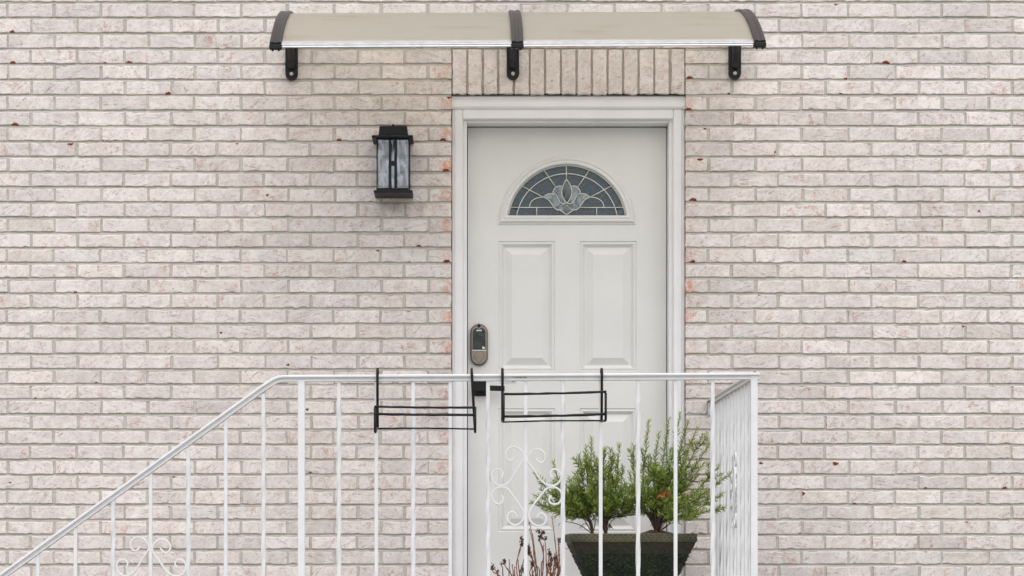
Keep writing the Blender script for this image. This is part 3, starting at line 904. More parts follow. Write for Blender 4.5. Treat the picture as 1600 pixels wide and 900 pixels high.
for ai, x in enumerate(arm_x):
    hwid = .0235
    prof = [(-hwid, -.010), (-hwid, .006), (-hwid + .004, .010), (-.008, .010), (-.006, .0075), (.006, .0075), (.008, .010), (hwid - .004, .010), (hwid, .006), (hwid, -.010)]
    fr = []
    for j in range(nd + 1):
        d = .004 + (AD + .012) * j / nd
        sl = .579 * d; nl = math.hypot(1, sl)
        nrm = Vector((0, -sl / nl, 1 / nl))
        fr.append((Vector((x, -d, az(d, x))), Vector((1, 0, 0)), nrm))
    g = MB(); g.sweep(prof, fr); arm = g.build('arm', M['arm'], aw, auto=25)
    z = az(AD + .016, x)
    g = MB(); g.bbox(x - .025, x + .025, -AD - .026, -AD + .01, z - .020, z - .002, .003); g.build('end_cap', M['black'], arm)
    g = MB()
    for q in (-.012, .012): g.tube([(x + q, -AD - .008, z - .019), (x + q, -AD - .008, z - .026)], .004, 8)
    g.build('drain_stud', M['black'], arm)
    # wall plate with a rounded foot
    pb = P(0, 126.5 if ai == 0 else (126 if ai == 1 else 125.5)).z
    pl = [(-.027, az(0, x) - .005), (.027, az(0, x) - .005)] + [(.027 * math.cos(a), pb + .027 - .027 * math.sin(a)) for a in [math.pi * k / 12 for k in range(13)]]
    g = MB(); g.prism([(x + u, v) for u, v in pl], -.022, -.003); plate = g.build('wall_plate', M['black'], aw)
    g = MB(); bz = pb + .026
    g.tube([(x, -.022, bz), (x, -.029, bz)], .0085, 6); g.tube([(x, -.0285, bz), (x, -.033, bz)], .005, 8); g.build('bolt', M['zinc'], plate)
    # curved strut from the plate up to the arm
    s0 = Vector((x, -.018, pb + .062)); e0 = Vector((x, -.62, az(.62, x) - .008))
    pts = smooth_path([s0, Vector((x, -.10, pb + .135)), Vector((x, -.30, pb + .225)), e0], 6)
    g = MB(); g.bar(pts, (1, 0, 0), .016, .030); g.build('strut', M['arm'], aw, auto=40)
    g = MB(); g.bbox(x - .014, x + .014, -.045, -.020, pb + .045, pb + .085, .006); g.build('strut_foot', M['black'], aw)

# ------------------------------------------------------------------ lantern
lan = empty('wall_lantern', P(613, 250, 0), 'black metal wall lantern with wavy glass, left of the door', 'lantern')
LF = .175
def lbox(name, px0, px1, py0, py1, df, d_back, mat, parent=None, b=.002):
    a = P(px0, py1, df); c = P(px1, py0, df)
    g = MB(); g.bbox(a.x, c.x, -df, -d_back, a.z, c.z, b); return g.build(name, mat, parent or lan)
rp = lbox('roof_plate', 580.7, 645.3, 211.0, 214.6, LF + .025, .004, M['black'])
a = P(593, 209.8, .15); c = P(636, 196.8, .15)
g = MB(); n = [(a.x, -.15), (c.x, -.15), (c.x, -.012), (a.x, -.012)]
g.add([(x + s, y, a.z - .002) for (x, y), s in zip(n, (-.004, .004, .004, -.004))] + [(x, y, c.z) for x, y in n], [(0,1,2,3), (7,6,5,4), (0,4,5,1), (1,5,6,2), (2,6,7,3), (3,7,4,0)])
top = g.build('roof_cap', M['black'], lan)
q = P(614.3, 196.6, .08); g = MB(); g.tube([(q.x, -.08, q.z - .002), (q.x, -.08, q.z + .004), (q.x, -.08, q.z + .007)], [.006, .006, .003], 10); g.build('finial', M['black'], top)
lbox('base_plate', 584.0, 644.6, 296.8, 301.0, LF + .018, .004, M['black'])
q0 = P(588.2, 297, LF); q1 = P(640.0, 214.4, LF)
back_y = -.012
for (x, y) in ((q0.x, -LF), (q1.x - .005, -LF), (q0.x, back_y - .006), (q1.x - .005, back_y - .006)):
    g = MB(); g.bbox(x, x + .005, y, y + .006, q0.z - .002, q1.z + .002, .001); g.build('corner_post', M['black'], lan)
for zz in (q0.z + .0005, q1.z - .0095):
    g = MB(); g.bbox(q0.x + .0055, q1.x - .0055, -LF + .001, -LF + .006, zz, zz + .009, .001); g.build('glazing_bar', M['black'], lan)
for (px0, px1) in ((607.4, 611.6), (616.0, 620.2)):
    a = P(px0, 0, LF + .004).x; b = P(px1, 0, LF + .004).x
    g = MB(); g.bbox(a, b, -LF - .005, -LF + .001, q0.z - .001, q1.z + .001, .001); g.build('front_bar', M['black'], lan)
a = P(611.7, 258.8, LF + .004); b = P(615.9, 251.2, LF + .004)
g = MB(); g.bbox(a.x, b.x, -LF - .0045, -LF, a.z, b.z, .0005); g.build('cross_bar', M['black'], lan)
zb, zt = q0.z + .001, q1.z - .001
g = MB(); g.box(q0.x + .0055, q1.x - .0055, -LF + .0065, -LF + .0095, zb, zt); g.build('glass_pane', M['lampglass'], lan)
for x in (q0.x + .001, q1.x - .004):
    g = MB(); g.box(x, x + .003, -LF + .0065, back_y - .0065, zb, zt); g.build('glass_pane', M['lampglass'], lan)
a = P(603, 222, 0); b = P(624, 198, 0)
g = MB(); g.bbox(a.x, b.x, -.012, -.003, a.z, b.z, .002); g.build('back_plate', M['black'], lan)
xm = (q0.x + q1.x) / 2
g = MB(); g.tube([(xm, -.09, q1.z + .012), (xm, -.09, q1.z - .05)], .016, 14); g.build('lamp_socket', M['black'], lan, auto=40)
g = MB(); z_ = q1.z - .05; g.tube([(xm, -.09, z_), (xm, -.09, z_ - .02), (xm, -.09, z_ - .05), (xm, -.09, z_ - .085), (xm, -.09, z_ - .105), (xm, -.09, z_ - .11)], [.012, .014, .026, .029, .018, .004], 16); g.build('bulb', M['mark'], lan, smooth=True)

# ------------------------------------------------------------------ railing
rail = empty('porch_railing', (P(820, 0, DR).x, -DR, 0), 'white painted wrought iron railing with twisted balusters and scrolls along stair and landing', 'railing')
RP = [(0, 0), (.017, -.0008), (.0215, -.0035), (.0215, -.0090), (.0100, -.0125), (.0090, -.0168), (.0125, -.0185), (.0125, -.0250), (.0090, -.0262)]
RPF = RP + [(-a, b) for a, b in reversed(RP[1:])]
def top_y(px): return 586.2 - (px - 430) * .0052 if px >= 430 else 586.2 + (430 - px) * .7205
def rail_sweep(pts, up_of=None):
    """pts along the rail's top line; A across the rail, B its upward normal"""
    fr = []
    for i, p in enumerate(pts):
        t = (pts[min(i+1, len(pts)-1)] - pts[max(i-1, 0)]).normalized()
        A = Vector((0, -1, 0)) if abs(t.x) > .5 else Vector((1, 0, 0))
        B = A.cross(t).normalized()
        if B.z < 0: B = -B
        fr.append((p, A, B))
    return fr
def rail_mesh(pts):
    g = MB(); fr = rail_sweep(pts); n = len(RPF)
    vs = [o + A*a + B*b for (o, A, B) in fr for (a, b) in RPF]; 
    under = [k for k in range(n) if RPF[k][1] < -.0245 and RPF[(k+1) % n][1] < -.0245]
    for i in range(len(fr) - 1): pass
    b0 = g.add(vs, [])
    for i in range(len(fr) - 1):
        for k in range(n):
            kk = (k + 1) % n
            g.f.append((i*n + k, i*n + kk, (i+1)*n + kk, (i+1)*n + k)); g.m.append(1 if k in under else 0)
    g.f.append(tuple(range(n-1, -1, -1))); g.m.append(0)
    g.f.append(tuple((len(fr)-1)*n + k for k in range(n))); g.m.append(0)
    return g
xs = [-300 + 20 * k for k in range(35)] + [398, 404]
bend = [(404, top_y(404)), (412, top_y(412) + .3), (420, 594.6), (427, 590.2), (434, 587.4), (442, 586.25), (452, 586.1)]
pts = [P(x, top_y(x), DR) for x in xs if x < 400] + [P(x, y, DR) for x, y in bend] + [P(x, top_y(x), DR) for x in range(470, 1180, 30)] + [P(1186.5, top_y(1186.5), DR)]
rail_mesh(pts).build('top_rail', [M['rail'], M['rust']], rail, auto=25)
pc = P(1178, top_y(1178), DR)                        # corner post
side_pts = [Vector((pc.x, -DR + .020 + (DR - .025) * k / 12, pc.z - .0012)) for k in range(13)]
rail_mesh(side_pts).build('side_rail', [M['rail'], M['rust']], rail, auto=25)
bz = .045
g = MB(); g.bbox(P(471, 0, DR).x, pc.x, -DR - .012, -DR + .012, bz - .006, bz + .006, .001); g.build('bottom_rail', M['rail'], rail)
g = MB(); g.bbox(pc.x - .012, pc.x + .012, -DR + .013, -.003, bz - .006, bz + .006, .001); g.build('bottom_rail', M['rail'], rail)
drop = .755
p0 = P(-280, top_y(-280), DR); p1 = P(460, top_y(430) , DR) ; pe = P(430, top_y(430), DR)
g = MB(); g.bar([Vector((p0.x, -DR, p0.z - drop)), Vector((pe.x, -DR, pe.z - drop)), Vector((P(471, 0, DR).x, -DR, pe.z - drop))], (0, 1, 0), .012, .024); g.build('bottom_rail', M['rail'], rail)
def post(x, y, z0, z1, w=.0131):
    g = MB(); g.bbox(x - w, x + w, y - w, y + w, z0, z1, .002); g.build('post', M['rail'], rail)
post(P(471, 0, DR).x, -DR, 0.0, P(0, top_y(471), DR).z - .024)
post(pc.x, -DR, 0.0, pc.z - .010)
post(p0.x, -DR, GZ, p0.z - .02)
def twisted(z0, z1, hw=.0071, turns=1.25, rnd_=0):
    g = MB(); zt0, zt1 = z0 + .06, z1 - .07; fr = []
    ns = 56
    zs = [z0] + [zt0 + (zt1 - zt0) * k / ns for k in range(ns + 1)] + [z1]
    ph = 0
    for z in zs:
        u = min(1, max(0, (z - zt0) / (zt1 - zt0))); a = 2 * math.pi * turns * u
        fr.append((Vector((0, 0, z)), Vector((math.cos(a), math.sin(a), 0)), Vector((-math.sin(a), math.cos(a), 0))))
    b = hw * .80
    g.sweep([(-hw, -b), (-b, -hw), (b, -hw), (hw, -b), (hw, b), (b, hw), (-b, hw), (-hw, b)], fr)
    return g
def plain(z0, z1, hw=.0068):
    g = MB(); g.bbox(-hw, hw, -hw, hw, z0, z1, .0012); return g
def place(g, x, y, name='baluster', mat='rail', auto=35):
    g.v = [(a + x, b + y, c) for a, b, c in g.v]; return g.build(name, M[mat], rail, auto=auto)
fronts = [(529.5, 1), (588, 0), (645.5, 1), (703.5, 0), (762.5, 1), (821.3, 0), (879.5, 1), (938.5, 0), (997, 1), (1055.5, 0), (1113.5, 1)]
for px, tw in fronts:
    z1 = P(0, top_y(px), DR).z - .025
    place(twisted(bz, z1) if tw else plain(bz, z1), P(px, 0, DR).x, -DR)
stairs = [411.5 - 58.7 * k for k in range(12)]
for k, px in enumerate(stairs):
    zt = P(0, top_y(px) - (-3 if px > 400 else 0), DR).z - .030; 
    z0 = P(0, top_y(px), DR).z - drop
    place(twisted(z0, zt, turns=1.25) if k % 2 == 0 else plain(z0, zt), P(px, 0, DR).x, -DR)
NS = 11
for k in range(1, NS + 1):
    y = -DR + .1395 * k
    place(twisted(bz, pc.z - .026, turns=1.25) if k % 2 else plain(bz, pc.z - .026), pc.x, y)
# scrolls
SC = [[(285,185),(262,210),(235,222),(205,200),(198,160),(215,125),(258,103),(300,110),(340,145),(358,188),(345,228),(300,295),(255,370),(215,422),(160,443),(110,430),(82,392),(76,350),(95,312),(135,297),(165,318),(171,348),(158,375)],
      [(460,200),(480,228),(510,242),(540,218),(546,180),(525,145),(485,122),(440,130),(402,165),(388,205),(400,245),(450,310),(500,385),(550,430),(600,445),(650,428),(680,390),(684,350),(660,312),(620,298),(592,320),(590,348),(605,370)],
      [(160,525),(175,560),(165,593),(135,606),(95,585),(75,540),(85,495),(120,465),(170,455),(215,472),(260,530),(310,600),(350,662),(358,712),(330,765),(280,790),(230,766),(210,722),(225,687),(255,672),(283,690),(290,715)],
      [(600,530),(580,560),(590,593),(630,606),(670,590),(690,545),(684,500),(650,465),(600,455),(550,475),(500,535),(450,600),(410,662),(400,712),(430,770),(480,796),(530,782),(555,738),(540,702),(510,685),(482,700),(470,720)]]
def scroll_local():
    """scroll outlines as (u, z) metres round the unit's centre, from the one on the landing"""
    res = []
    for s in SC:
        q = []
        for (x, y) in s:
            p = P(755 + x / 5.622, 680 + y / 5.622, DR); c = P(821.3, 760, DR)
            q.append((p.x - c.x, p.z - c.z))
        res.append(q)
    return res
SL = scroll_local()
def scrolls(fn, nrm, name='scroll'):
    for q in SL:
        pts = smooth_path([fn(u, w) for u, w in q], 4)
        g = MB(); g.bar(pts, nrm, .0072, .012); g.build(name, M['rail'], rail, auto=40)
c = P(821.3, 760, DR); scrolls(lambda u, w: Vector((c.x + u, -DR, c.z + w)), (0, 1, 0))
c2 = P(235.3, 901, DR); scrolls(lambda u, w: Vector((c2.x + u, -DR, c2.z + w)), (0, 1, 0))
ys = -DR + .1395 * 5; scrolls(lambda u, w: Vector((pc.x, ys + u, c.z + w)), (1, 0, 0))
# flaked paint on the rail's recessed face
srn = random.Random(4)
for k in range(9):
    fx_ = 801.5 + 2.6 * k + srn.uniform(-.6, .6); fy_ = 589.6 + srn.uniform(-.5, .5)
    pl = []
    for a in range(7):
        r_ = srn.uniform(.6, 1.3); q = P(fx_ + r_ * math.cos(a * .9) * 1.1, fy_ + r_ * .8 * math.sin(a * .9), DR + .0100); pl.append((q.x, q.z))
    g = MB(); g.prism(pl, -DR - .0112, -DR - .0080); g.build('paint_flake', M['print'], rail)
# fixing at the wall
g = MB(); q = P(1108.5, 647, .02); g.bbox(pc.x - .020, pc.x + .020, -.008, -.001, pc.z - .075, pc.z - .02, .002)
g.bbox(pc.x - .016, pc.x - .006, -.03, -.0085, pc.z - .070, pc.z - .050, .002); g.build('wall_flange', M['rail'], rail)

# ------------------------------------------------------------------ hanging flower-box brackets
def wire(g, pts, r=.0042, n=8): g.tube(pts, r, n)
def bracket(label, lx, rx, y_ft, y_fb, y_fl, y_back, lean):
    b = empty('flower_box_bracket', P((lx + rx) / 2, 600, DR), label, 'planter bracket', 'empty planter brackets hooked over the railing')
    DB = DR + .024; DF = DR + .29
    k = (ZW - DR) / (ZW - DF)
    for j, x in enumerate((lx, rx)):
        ln = lean if j == 1 else 0
        tp = P(x, 577.0, DR)
        bot = P(x + ln, y_back, DB)
        X = tp.x
        path = [Vector((X, -DR + .024, tp.z - .035)), Vector((X, -DR + .023, tp.z - .010)), Vector((X, -DR + .012, tp.z)), Vector((X, -DR - .010, tp.z)), Vector((X, -DR - .0235, tp.z - .010)), Vector((X + (bot.x - X) * .1, -DB - .001, tp.z - .03))]
        path = smooth_path(path, 4)
        path = [p for p in path] + [Vector((bot.x, -DB - .001, bot.z))]
        g = MB(); g.tube(path, .0050, 8); g.build('hook', M['black'], b, smooth=True)
        ft = P(VX + (x + ln - VX) * k, y_ft, DF); fb = P(VX + (x + ln - VX) * k, y_fl, DF)
        # foot arm out to the front upright, rounded corner
        pts = [Vector((bot.x, -DB, bot.z + .003)), Vector((bot.x, -DF + .03, fb.z + .001)), Vector((fb.x, -DF + .008, fb.z + .001)), Vector((fb.x, -DF, fb.z + .010)), Vector((ft.x, -DF, ft.z))]
        g = MB(); g.tube(pts, .0046, 8); g.build('side_arm', M['black'], b, smooth=True)
    L, Rr = lx, rx + lean
    def fx(x): return VX + (x - VX) * k
    a = P(fx(L) - 1, y_ft[0] if isinstance(y_ft, tuple) else y_ft, DF); c = P(fx(Rr) + 1, y_ft, DF)
    def hbar(a, c, r, sag=.0015, name='cross_wire'):
        rr = random.Random(hash((round(a.x, 3), round(a.z, 3))) & 255)
        pts = []
        for i in range(13):
            t = i / 12; p = a.lerp(c, t); p.z += -sag * math.sin(math.pi * t) + rr.uniform(-.0006, .0006); pts.append(p)
        g = MB(); g.tube(pts, [r * rr.uniform(.9, 1.15) for _ in pts], 8); g.build(name, M['black'], b, smooth=True)
    dz = -.0016 if lean else .004
    hbar(P(fx(L) - 1, y_ft, DF) + Vector((0, 0, -dz)), P(fx(Rr) + 1, y_ft, DF) + Vector((0, 0, dz)), .0042)
    hbar(P(fx(L), y_fb, DF) + Vector((0, 0, -dz)), P(fx(Rr), y_fb, DF) + Vector((0, 0, dz)), .0046)
    hbar(P(L, y_back, DB), P(Rr, y_back - (2 if not lean else -1), DB), .0030, -.002)
    return b
bracket('left empty black wire planter bracket, lower one, hanging over the brickwork', 590.0, 737.0, 636.0, 647.5, 675.0, 669.5, 5.0)
bracket('right empty black wire planter bracket hanging on the railing before the door panels', 785.0, 940.0, 614.0, 649.0, 657.0, 659.5, 0.0)

# ------------------------------------------------------------------ planter
PD = .70
fl, fr_ = P(890.5, 0, PD).x, P(1089.0, 0, PD).x
pcx = (fl + fr_) / 2; phw = (fr_ - fl) / 2; pcy = -PD + phw
zr1 = H + (VY - 833.5) / S * (ZW - PD) / ZW; zr0 = H + (VY - 847) / S * (ZW - PD) / ZW; zs = H + (VY - 866) / S * (ZW - PD) / ZW
pot = empty('planter', (pcx, pcy, 0), 'large square tapered dark green bronze planter with patterned rim on the landing', 'planter')
SLOPE = .47
def bw(z): return phw - .004 - (zr0 - z) * SLOPE
def ring(hw, z): return [(pcx - hw, pcy - hw, z), (pcx + hw, pcy - hw, z), (pcx + hw, pcy + hw, z), (pcx - hw, pcy + hw, z)]
def rings_mesh(rs, name, mat, parent, cap=False):
    g = MB(); vs = [p for r in rs for p in r]; fs = []
    for r in range(len(rs) - 1):
        for i in range(4):
            j = (i+1) % 4; fs.append((r*4+i, r*4+j, r*4+4+j, r*4+4+i))
    if cap: fs.append(tuple(range(4)))
    g.add(vs, fs); return g.build(name, mat, parent)
rim = rings_mesh([ring(phw - .006, zr0 - .001), ring(phw, zr0 + .002), ring(phw, zr1 - .003), ring(phw - .003, zr1), ring(phw - .022, zr1), ring(phw - .026, zr1 - .03)], 'rim', M['pot_rim'], pot)
rings_mesh([ring(bw(zs) - .003, zs - .002), ring(bw(zs), zs), ring(bw(zr0), zr0)], 'scroll_band', M['pot_band'], pot)
rings_mesh([ring(bw(0), 0.0), ring(bw(.004) - .002, .004), ring(bw(zs - .002) - .003, zs - .002)], 'body', M['pot_leaf'], pot, cap=True)
gl = MB(); gs = MB(); gf = MB()
prn = random.Random(5)
for side in range(4):
    rotm = Matrix.Rotation(side * math.pi / 2, 3, 'Z')
    def W(u, out, z): 
        v = rotm @ Vector((u, -out, z)); return Vector((v.x + pcx, v.y + pcy, v.z))
    # diamonds on the rim
    nper = 12; L = 2 * phw - .012; hgt = zr1 - zr0 - .008; zc = (zr0 + zr1) / 2
    for amp, rr in ((.5, .0016), (.27, .0010)):
        for ph in (0, 1):
            pts = [W(-L/2 + L * k / (2*nper), phw + .0004, zc + hgt * amp * (1 if (k + ph) % 2 else -1)) for k in range(2*nper + 1)]
            gl.tube(pts, rr, 4)
    for zz in (zr0 + .003, zr1 - .003): gl.tube([W(-L/2, phw + .0002, zz), W(L/2, phw + .0002, zz)], .0010, 4)
    # running spirals on the sloped band
    for k in range(9):
        for row in (0, 1):
            u0 = (k - 4 + .5 * row) * .056 + prn.uniform(-.006, .006)
            zc2 = zs + (zr0 - zs) * (.30 if row else .70)
            if abs(u0) > bw(zc2) - .02: continue
            dr = 1 if (k + row) % 2 else -1; pts = []
            r0 = prn.uniform(.010, .014)
            for t in range(26):
                a = t / 25 * 2 * math.pi * 1.6; r = r0 * (1 - .75 * t / 25)
                z = zc2 + r * math.sin(a) * dr; u = u0 + r * math.cos(a)
                pts.append(W(u, bw(z) + .0004, z))
            gs.tube(pts, .0017, 4)
            gs.tube(smooth_path([W(u0 + .012, bw(zc2), zc2), W(u0 + .026, bw(zc2 + .012 * dr) + .0004, zc2 + .012 * dr), W(u0 + .042, bw(zc2 + .004 * dr) + .0004, zc2 + .004 * dr)], 4), .0011, 4)
    # moulded leaves below
    for t in range(620):
        z = prn.uniform(.005, zs - .004); o_ = bw(z) - .003; u = prn.uniform(-o_ + .004, o_ - .004)
        a = prn.uniform(0, 2*math.pi); s = prn.uniform(.007, .013); lift = prn.uniform(.002, .005)
        ca, sa = math.cos(a), math.sin(a)
        def LP(p, q, h):
            uu = u + (p*ca - q*sa); zz = z + (p*sa + q*ca)
            return W(max(-bw(zz), min(bw(zz), uu)), bw(zz) - .003 + h, zz)
        gf.add([LP(-s, 0, 0), LP(-s*.2, s*.5, lift*.6), LP(s, 0, lift), LP(-s*.2, -s*.5, lift*.6), LP(0, 0, lift*1.7)], [(0, 3, 4), (3, 2, 4), (2, 1, 4), (1, 0, 4)])
gl.build('diamond_ridges', M['pot_line'], rim, smooth=True, fix=False)
gs.build('spiral_relief', M['pot_rim'], pot, smooth=True, fix=False)
o = gf.build('leaf_relief', M['pot_leaf'], pot, fix=False); o['kind'] = 'stuff'
# soil with a mound under the right-hand bush
g = MB(); n = 22; w = phw - .024; vs = []; fs = []
rx = P(1026, 0, .45).x; srn = random.Random(3)
for i in range(n + 1):
    for j in range(n + 1):
        x = pcx - w + 2*w*i/n; y = pcy - w + 2*w*j/n
        dd = math.hypot((x - rx) / .075, (y - pcy) / .10)
        z = zr1 - .012 + .030 * math.exp(-dd*dd) + srn.uniform(-.003, .003)
        vs.append((x, y, z))
for i in range(n):
    for j in range(n):
        a = i*(n+1) + j; fs.append((a, a + n + 1, a + n + 2, a + 1))
g.add(vs, fs); g.build('soil', M['soil'], pot, smooth=True)

# ------------------------------------------------------------------ rosemary
def needles(g, tones, path, dens, lmin, lmax, rn, start=.25, col=None):
    """narrow leaves in whorls along a shoot"""
    L = sum((path[i+1] - path[i]).length for i in range(len(path) - 1)); acc = 0
    step = 1.0 / dens
    nxt = L * start
    for i in range(len(path) - 1):
        a, b = path[i], path[i+1]; seg = (b - a).length
        t = (b - a).normalized(); u = t.orthogonal().normalized(); w = t.cross(u)
        while nxt < acc + seg:
            p = a.lerp(b, (nxt - acc) / seg); f = nxt / L
            for q in range(2):
                ang = rn.uniform(0, 2*math.pi); sp = rn.uniform(.75, 1.4) * (1.1 - .38 * f)
                dr = (t * math.cos(sp) + (u * math.cos(ang) + w * math.sin(ang)) * math.sin(sp)).normalized()
                dr = (dr + Vector((0, 0, .12))).normalized()
                ln = rn.uniform(lmin, lmax) * (1 - .28 * max(0, f - .75) / .25)
                sd_ = dr.cross(Vector((rn.uniform(-1, 1), rn.uniform(-1, 1), rn.uniform(-1, 1)))).normalized()
                wd = rn.uniform(.0016, .0023)
                tip_ = p + dr * ln + Vector((0, 0, rn.uniform(-.002, .003)))
                md = p + dr * ln * .55 + sd_.cross(dr) * .0008
                g.add([p - sd_ * wd * .5, p + sd_ * wd * .5, md + sd_ * wd, md - sd_ * wd, tip_], [(0, 1, 2, 3), (3, 2, 4)])
                tn = min(1, max(0, .25 + .5 * f + rn.gauss(0, .25))); y_ = max(0, rn.gauss(.0, .22)) + (.35 if f > .9 else 0)
                tones.extend([(tn, min(1, y_), 0)] * 5)
            nxt += step
        acc += seg
def bush(label, base, mains, seed, depth, spread, shoots=5, dead=None, bare=()):
    rn = random.Random(seed)
    b0 = P(base[0], base[1], depth)
    root = empty('rosemary_bush', b0, label, 'rosemary', 'rosemary bushes in the planter')
    gt = MB(); gn = MB(); tones = []
    for (via, tipp) in mains:
        dd = rn.uniform(-spread, spread) if tipp[0] < 1110 else .50 + rn.uniform(-.03, .05)
        pts = [b0 + Vector((0, 0, -.006))]
        for i, (x, y) in enumerate(via):
            pts.append(P(x, y, depth + dd * (i + 1) / (len(via) + 1)))
        pts.append(P(tipp[0], tipp[1], depth + dd))
        path = smooth_path(pts, 7)
        m = len(path)
        gt.tube(path, [max(.0011, .0062 * (1 - k / m) ** 1.5 * (1 if len(via) else .7)) for k in range(m)], 5)
        needles(gn, tones, path, 235, .019, .032, rn, start=.36)
        ns = shoots + rn.randint(-1, 1)
        for s in range(ns):
            f = rn.uniform(.28, .90); k = int(f * (m - 1)); p = path[k]
            t = (path[min(k+1, m-1)] - path[max(k-1, 0)]).normalized()
            dv = (t * 1.0 + Vector((rn.gauss(0, .75), rn.gauss(0, .7), rn.gauss(.25, .40)))).normalized()
            ln = rn.uniform(.045, .105) * (1.15 - f * .5)
            q = [p, p + dv * ln * .5 + Vector((0, 0, .004)), p + dv * ln + Vector((0, 0, ln * .22))]
            sp = smooth_path(q, 4)
            gt.tube(sp, [.0016 * (1 - .6 * k2 / len(sp)) for k2 in range(len(sp))], 4)
            needles(gn, tones, sp, 250, .017, .029, rn, start=.12)
    for via in bare:     # leafless twigs low in the bush
        pts = [b0] + [P(x, y, depth + rn.uniform(-.04, .04)) for x, y in via]
        path = smooth_path(pts, 5); gt.tube(path, [.0022 * (1 - .6 * k / len(path)) for k in range(len(path))], 4)
    gt.build('trunk', M['bark'], root, smooth=True, fix=False)
    gn.at = {'tone': tones}
    o = gn.build('crown', M['needle'], root, fix=False)
    if dead:
        gd = MB(); tones = []
        for (x, y) in dead:
            p = P(x, y, depth + .085)
            for s in range(7):
                dv = Vector((rn.gauss(0, 1), rn.gauss(-.5, .6), rn.gauss(.3, .8))).normalized()
                sp = [p, p + dv * .012, p + dv * (.026 if len(dead) == 1 or (x, y) == dead[0] else .014)]
                needles(gd, tones, sp, 420, .010, .020, rn, start=.0)
        gd.at = {'tone': tones}
        od = gd.build('dead_sprig', M['deadneedle'], root, fix=False); od['label'] = 'dead orange-brown sprig'
    return root
bush('small sparse rosemary bush leaning left over the planter rim, leftmost of three', (926, 835),
     [([(920, 812), (880, 800)], (829, 786)), ([(919, 808), (878, 792)], (834, 773)), ([(916, 804), (868, 778)], (835, 738)), ([(915, 800), (882, 775)], (864, 722)),
      ([(918, 806), (902, 785)], (889, 747)), ([(920, 810), (908, 790)], (899, 764)), ([(920, 815), (890, 805)], (850, 797)), ([(921, 812), (895, 798)], (868, 806)), ([(918, 806), (893, 790)], (874, 752)), ([(919, 808), (893, 795)], (856, 765))],
     21, .45, .07, 8, bare=[[(905, 820), (880, 815), (872, 822)], [(915, 818), (905, 826)], [(930, 815), (924, 802), (914, 795)], [(908, 805), (898, 812), (886, 808)]])
bush('upright rosemary bush at the middle of the planter, between the other two', (947, 835),
     [([(940, 805), (925, 760)], (924, 683)), ([(938, 808), (920, 765)], (915, 698)), ([(936, 808), (914, 770)], (906, 711)), ([(936, 808), (912, 780)], (902, 740)), ([(947, 800), (943, 760)], (944, 701)),
      ([(949, 805), (953, 765)], (958, 704)), ([(950, 806), (962, 765)], (968, 694)), ([(950, 808), (967, 775)], (973, 727)), ([(950, 812), (975, 804), (988, 788)], (993, 742)), ([(950, 811), (968, 800)], (980, 775)),
      ([(949, 808), (958, 785)], (964, 742)), ([(945, 806), (935, 770)], (932, 716)), ([(950, 812), (965, 806)], (977, 800)), ([(948, 804), (950, 770)], (951, 722)), ([(948, 810), (960, 795)], (971, 760)), ([(942, 806), (932, 785)], (922, 735)), ([(944, 804), (938, 775)], (937, 728))],
     34, .45, .08, 7, bare=[[(955, 815), (972, 806), (985, 800)], [(935, 815), (922, 800)]])
bush('largest rosemary bush, spreading to the right of the planter behind the railing', (1027, 832),
     [([(1020, 806), (1004, 790), (1006, 730)], (1014, 658)), ([(1018, 808), (1000, 792), (992, 755)], (990, 697)), ([(1016, 808), (998, 790)], (983, 738)), ([(1014, 808), (997, 788)], (979, 757)),
      ([(1028, 795), (1034, 740)], (1045, 655)), ([(1030, 795), (1045, 740)], (1063, 645)), ([(1031, 797), (1052, 740)], (1076, 657)), ([(1032, 800), (1058, 745)], (1089, 668)), ([(1033, 800), (1063, 750)], (1098, 678)),
      ([(1033, 802), (1068, 758)], (1108, 693)), ([(1034, 803), (1065, 770)], (1101, 722)), ([(1036, 806), (1075, 780)], (1124, 727)), ([(1037, 808), (1080, 785)], (1141, 741)), ([(1038, 812), (1080, 800)], (1129, 772)),
      ([(1039, 814), (1078, 806)], (1133, 792)), ([(1036, 813), (1060, 812)], (1088, 806)), ([(1026, 795), (1022, 740)], (1030, 676)), ([(1028, 797), (1038, 760)], (1048, 700)), ([(1024, 797), (1012, 760)], (1018, 715)),
      ([(1030, 800), (1048, 780)], (1062, 735)), ([(1032, 804), (1058, 795)], (1084, 765)), ([(1022, 802), (1010, 780)], (1004, 740)), ([(1026, 800), (1028, 770)], (1033, 730)), ([(1034, 806), (1052, 796)], (1068, 790)), ([(1020, 805), (1014, 790)], (1010, 768)),
      ([(1032, 803), (1062, 775)], (1092, 740)), ([(1030, 800), (1050, 765)], (1075, 710)), ([(1036, 808), (1072, 795)], (1108, 778)), ([(1030, 805), (1040, 795)], (1050, 775)), ([(1025, 803), (1022, 790)], (1024, 765))],
     55, .45, .13, 6, dead=[(1038, 776)], bare=[[(1045, 820), (1048, 808)], [(1040, 815), (1043, 800)], [(1022, 818), (1016, 822)], [(1050, 817), (1066, 820)]])

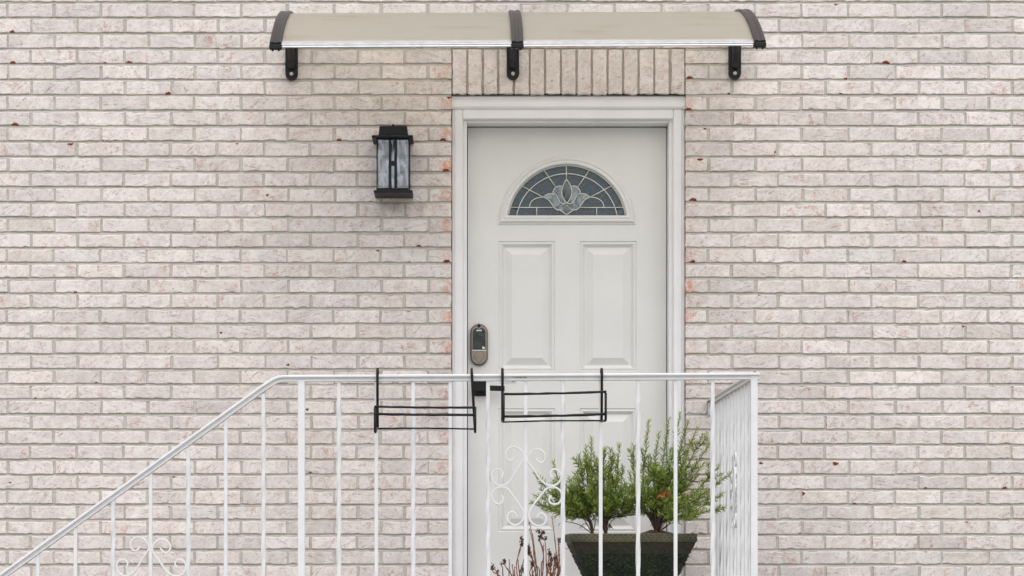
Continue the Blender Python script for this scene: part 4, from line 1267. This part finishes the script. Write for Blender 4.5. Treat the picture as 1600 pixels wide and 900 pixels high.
# ------------------------------------------------------------------ dried stalks
SD = 1.0
dr = empty('dried_plant', P(826, 926, SD), 'brown dried flower stalks with dark seed heads standing left of the planter', 'dried plant')
def Zs(x, y): return (760 + x / 9, 800 + y / 9)
stalks = [([(470, 900), (455, 800), (440, 660), (462, 540), (497, 405)], 1), ([(465, 900), (490, 790), (520, 690), (538, 580)], 0), ([(690, 900), (700, 720), (680, 570), (655, 370), (608, 165)], 0),
 ([(845, 900), (842, 720), (833, 520), (822, 385)], 2), ([(785, 900), (795, 700), (800, 560), (745, 370)], 1), ([(1000, 900), (992, 640), (965, 400), (925, 90)], 0), ([(1005, 900), (1003, 700), (1015, 520), (1025, 420)], 1),
 ([(350, 890), (330, 820), (320, 665)], 0), ([(360, 900), (290, 800), (250, 725)], 1), ([(235, 900), (228, 800), (212, 745)], 3), ([(165, 880), (130, 820), (85, 785)], 0), ([(380, 900), (375, 840), (365, 765)], 0), ([(395, 880), (400, 765)], 0),
 ([(160, 900), (160, 850)], 3), ([(700, 900), (660, 730), (630, 620), (598, 470)], 0), ([(720, 840), (680, 720), (600, 600)], 1), ([(850, 880), (870, 700), (882, 540)], 0), ([(910, 900), (895, 820), (888, 760)], 1), ([(915, 890), (960, 790), (990, 680)], 0),
 ([(1010, 890), (1022, 740), (1024, 590)], 0), ([(1020, 840), (1060, 690)], 0), ([(620, 900), (605, 850), (640, 760)], 1), ([(900, 880), (905, 760), (918, 660)], 0), ([(800, 760), (802, 490)], 0), ([(490, 850), (545, 770)], 0), ([(745, 900), (740, 800), (690, 740)], 0),
 ([(930, 870), (950, 740), (968, 610)], 0), ([(640, 900), (680, 800), (655, 690)], 0)]
srn = random.Random(9)
stalks += [([(x + srn.uniform(-45, 45) * (1 - .3 * i), y + srn.uniform(20, 90)) for i, (x, y) in enumerate(p)], 1 if srn.random() < .25 else 0) for p, h in stalks[::2]]
for pts, head in stalks:
    dd = SD + srn.uniform(-.07, .07)
    q = [P(*Zs(x, y), dd) for x, y in pts]
    foot = P(Zs(*pts[0])[0] + (826 - Zs(*pts[0])[0]) * .25, 924, dd); 
    path = smooth_path([foot] + q, 5)
    n = len(path); g = MB()
    g.tube([p + Vector((srn.gauss(0, .0004), 0, 0)) for p in path], [(.0029 - .0015 * k / n) * (1.5 if (k % 6 == 3 and srn.random() < .5) else 1) for k in range(n)], 5)
    stalk = g.build('stalk', M['dry'], dr, smooth=True, fix=False)
    tipp = path[-1]
    if head or srn.random() < .35:
        g = MB(); big = {0: .45, 1: 1.0, 2: 1.35, 3: .7}[head]
        for s in range(int(30 * big) + 4):
            c_ = tipp + Vector((srn.gauss(0, .0034), srn.gauss(0, .0034), srn.gauss(.007, .0065))) * big
            if head == 2: c_ += Vector((-.022, 0, .030)) * srn.random()
            sz = srn.uniform(.003, .007) * big
            v3 = [c_ + Vector((srn.gauss(0, 1), srn.gauss(0, 1), srn.gauss(0, 1))).normalized() * sz for _ in range(4)]
            g.add(v3, [(0, 1, 2), (0, 2, 3), (0, 3, 1), (1, 3, 2)])
        g.build('seed_head', M['dryhead'], stalk)
c_ = P(822, 926, SD)
g = MB(); g.tube([(c_.x, -SD, .001), (c_.x, -SD, .004), (c_.x, -SD, .034), (c_.x, -SD, .036), (c_.x, -SD, .026)], [.13, .135, .165, .160, .152], 32, caps=True); g.build('low_bowl', M['clay'], dr, auto=40)

for o in bpy.data.objects:
    if '_org' in o: del o['_org']
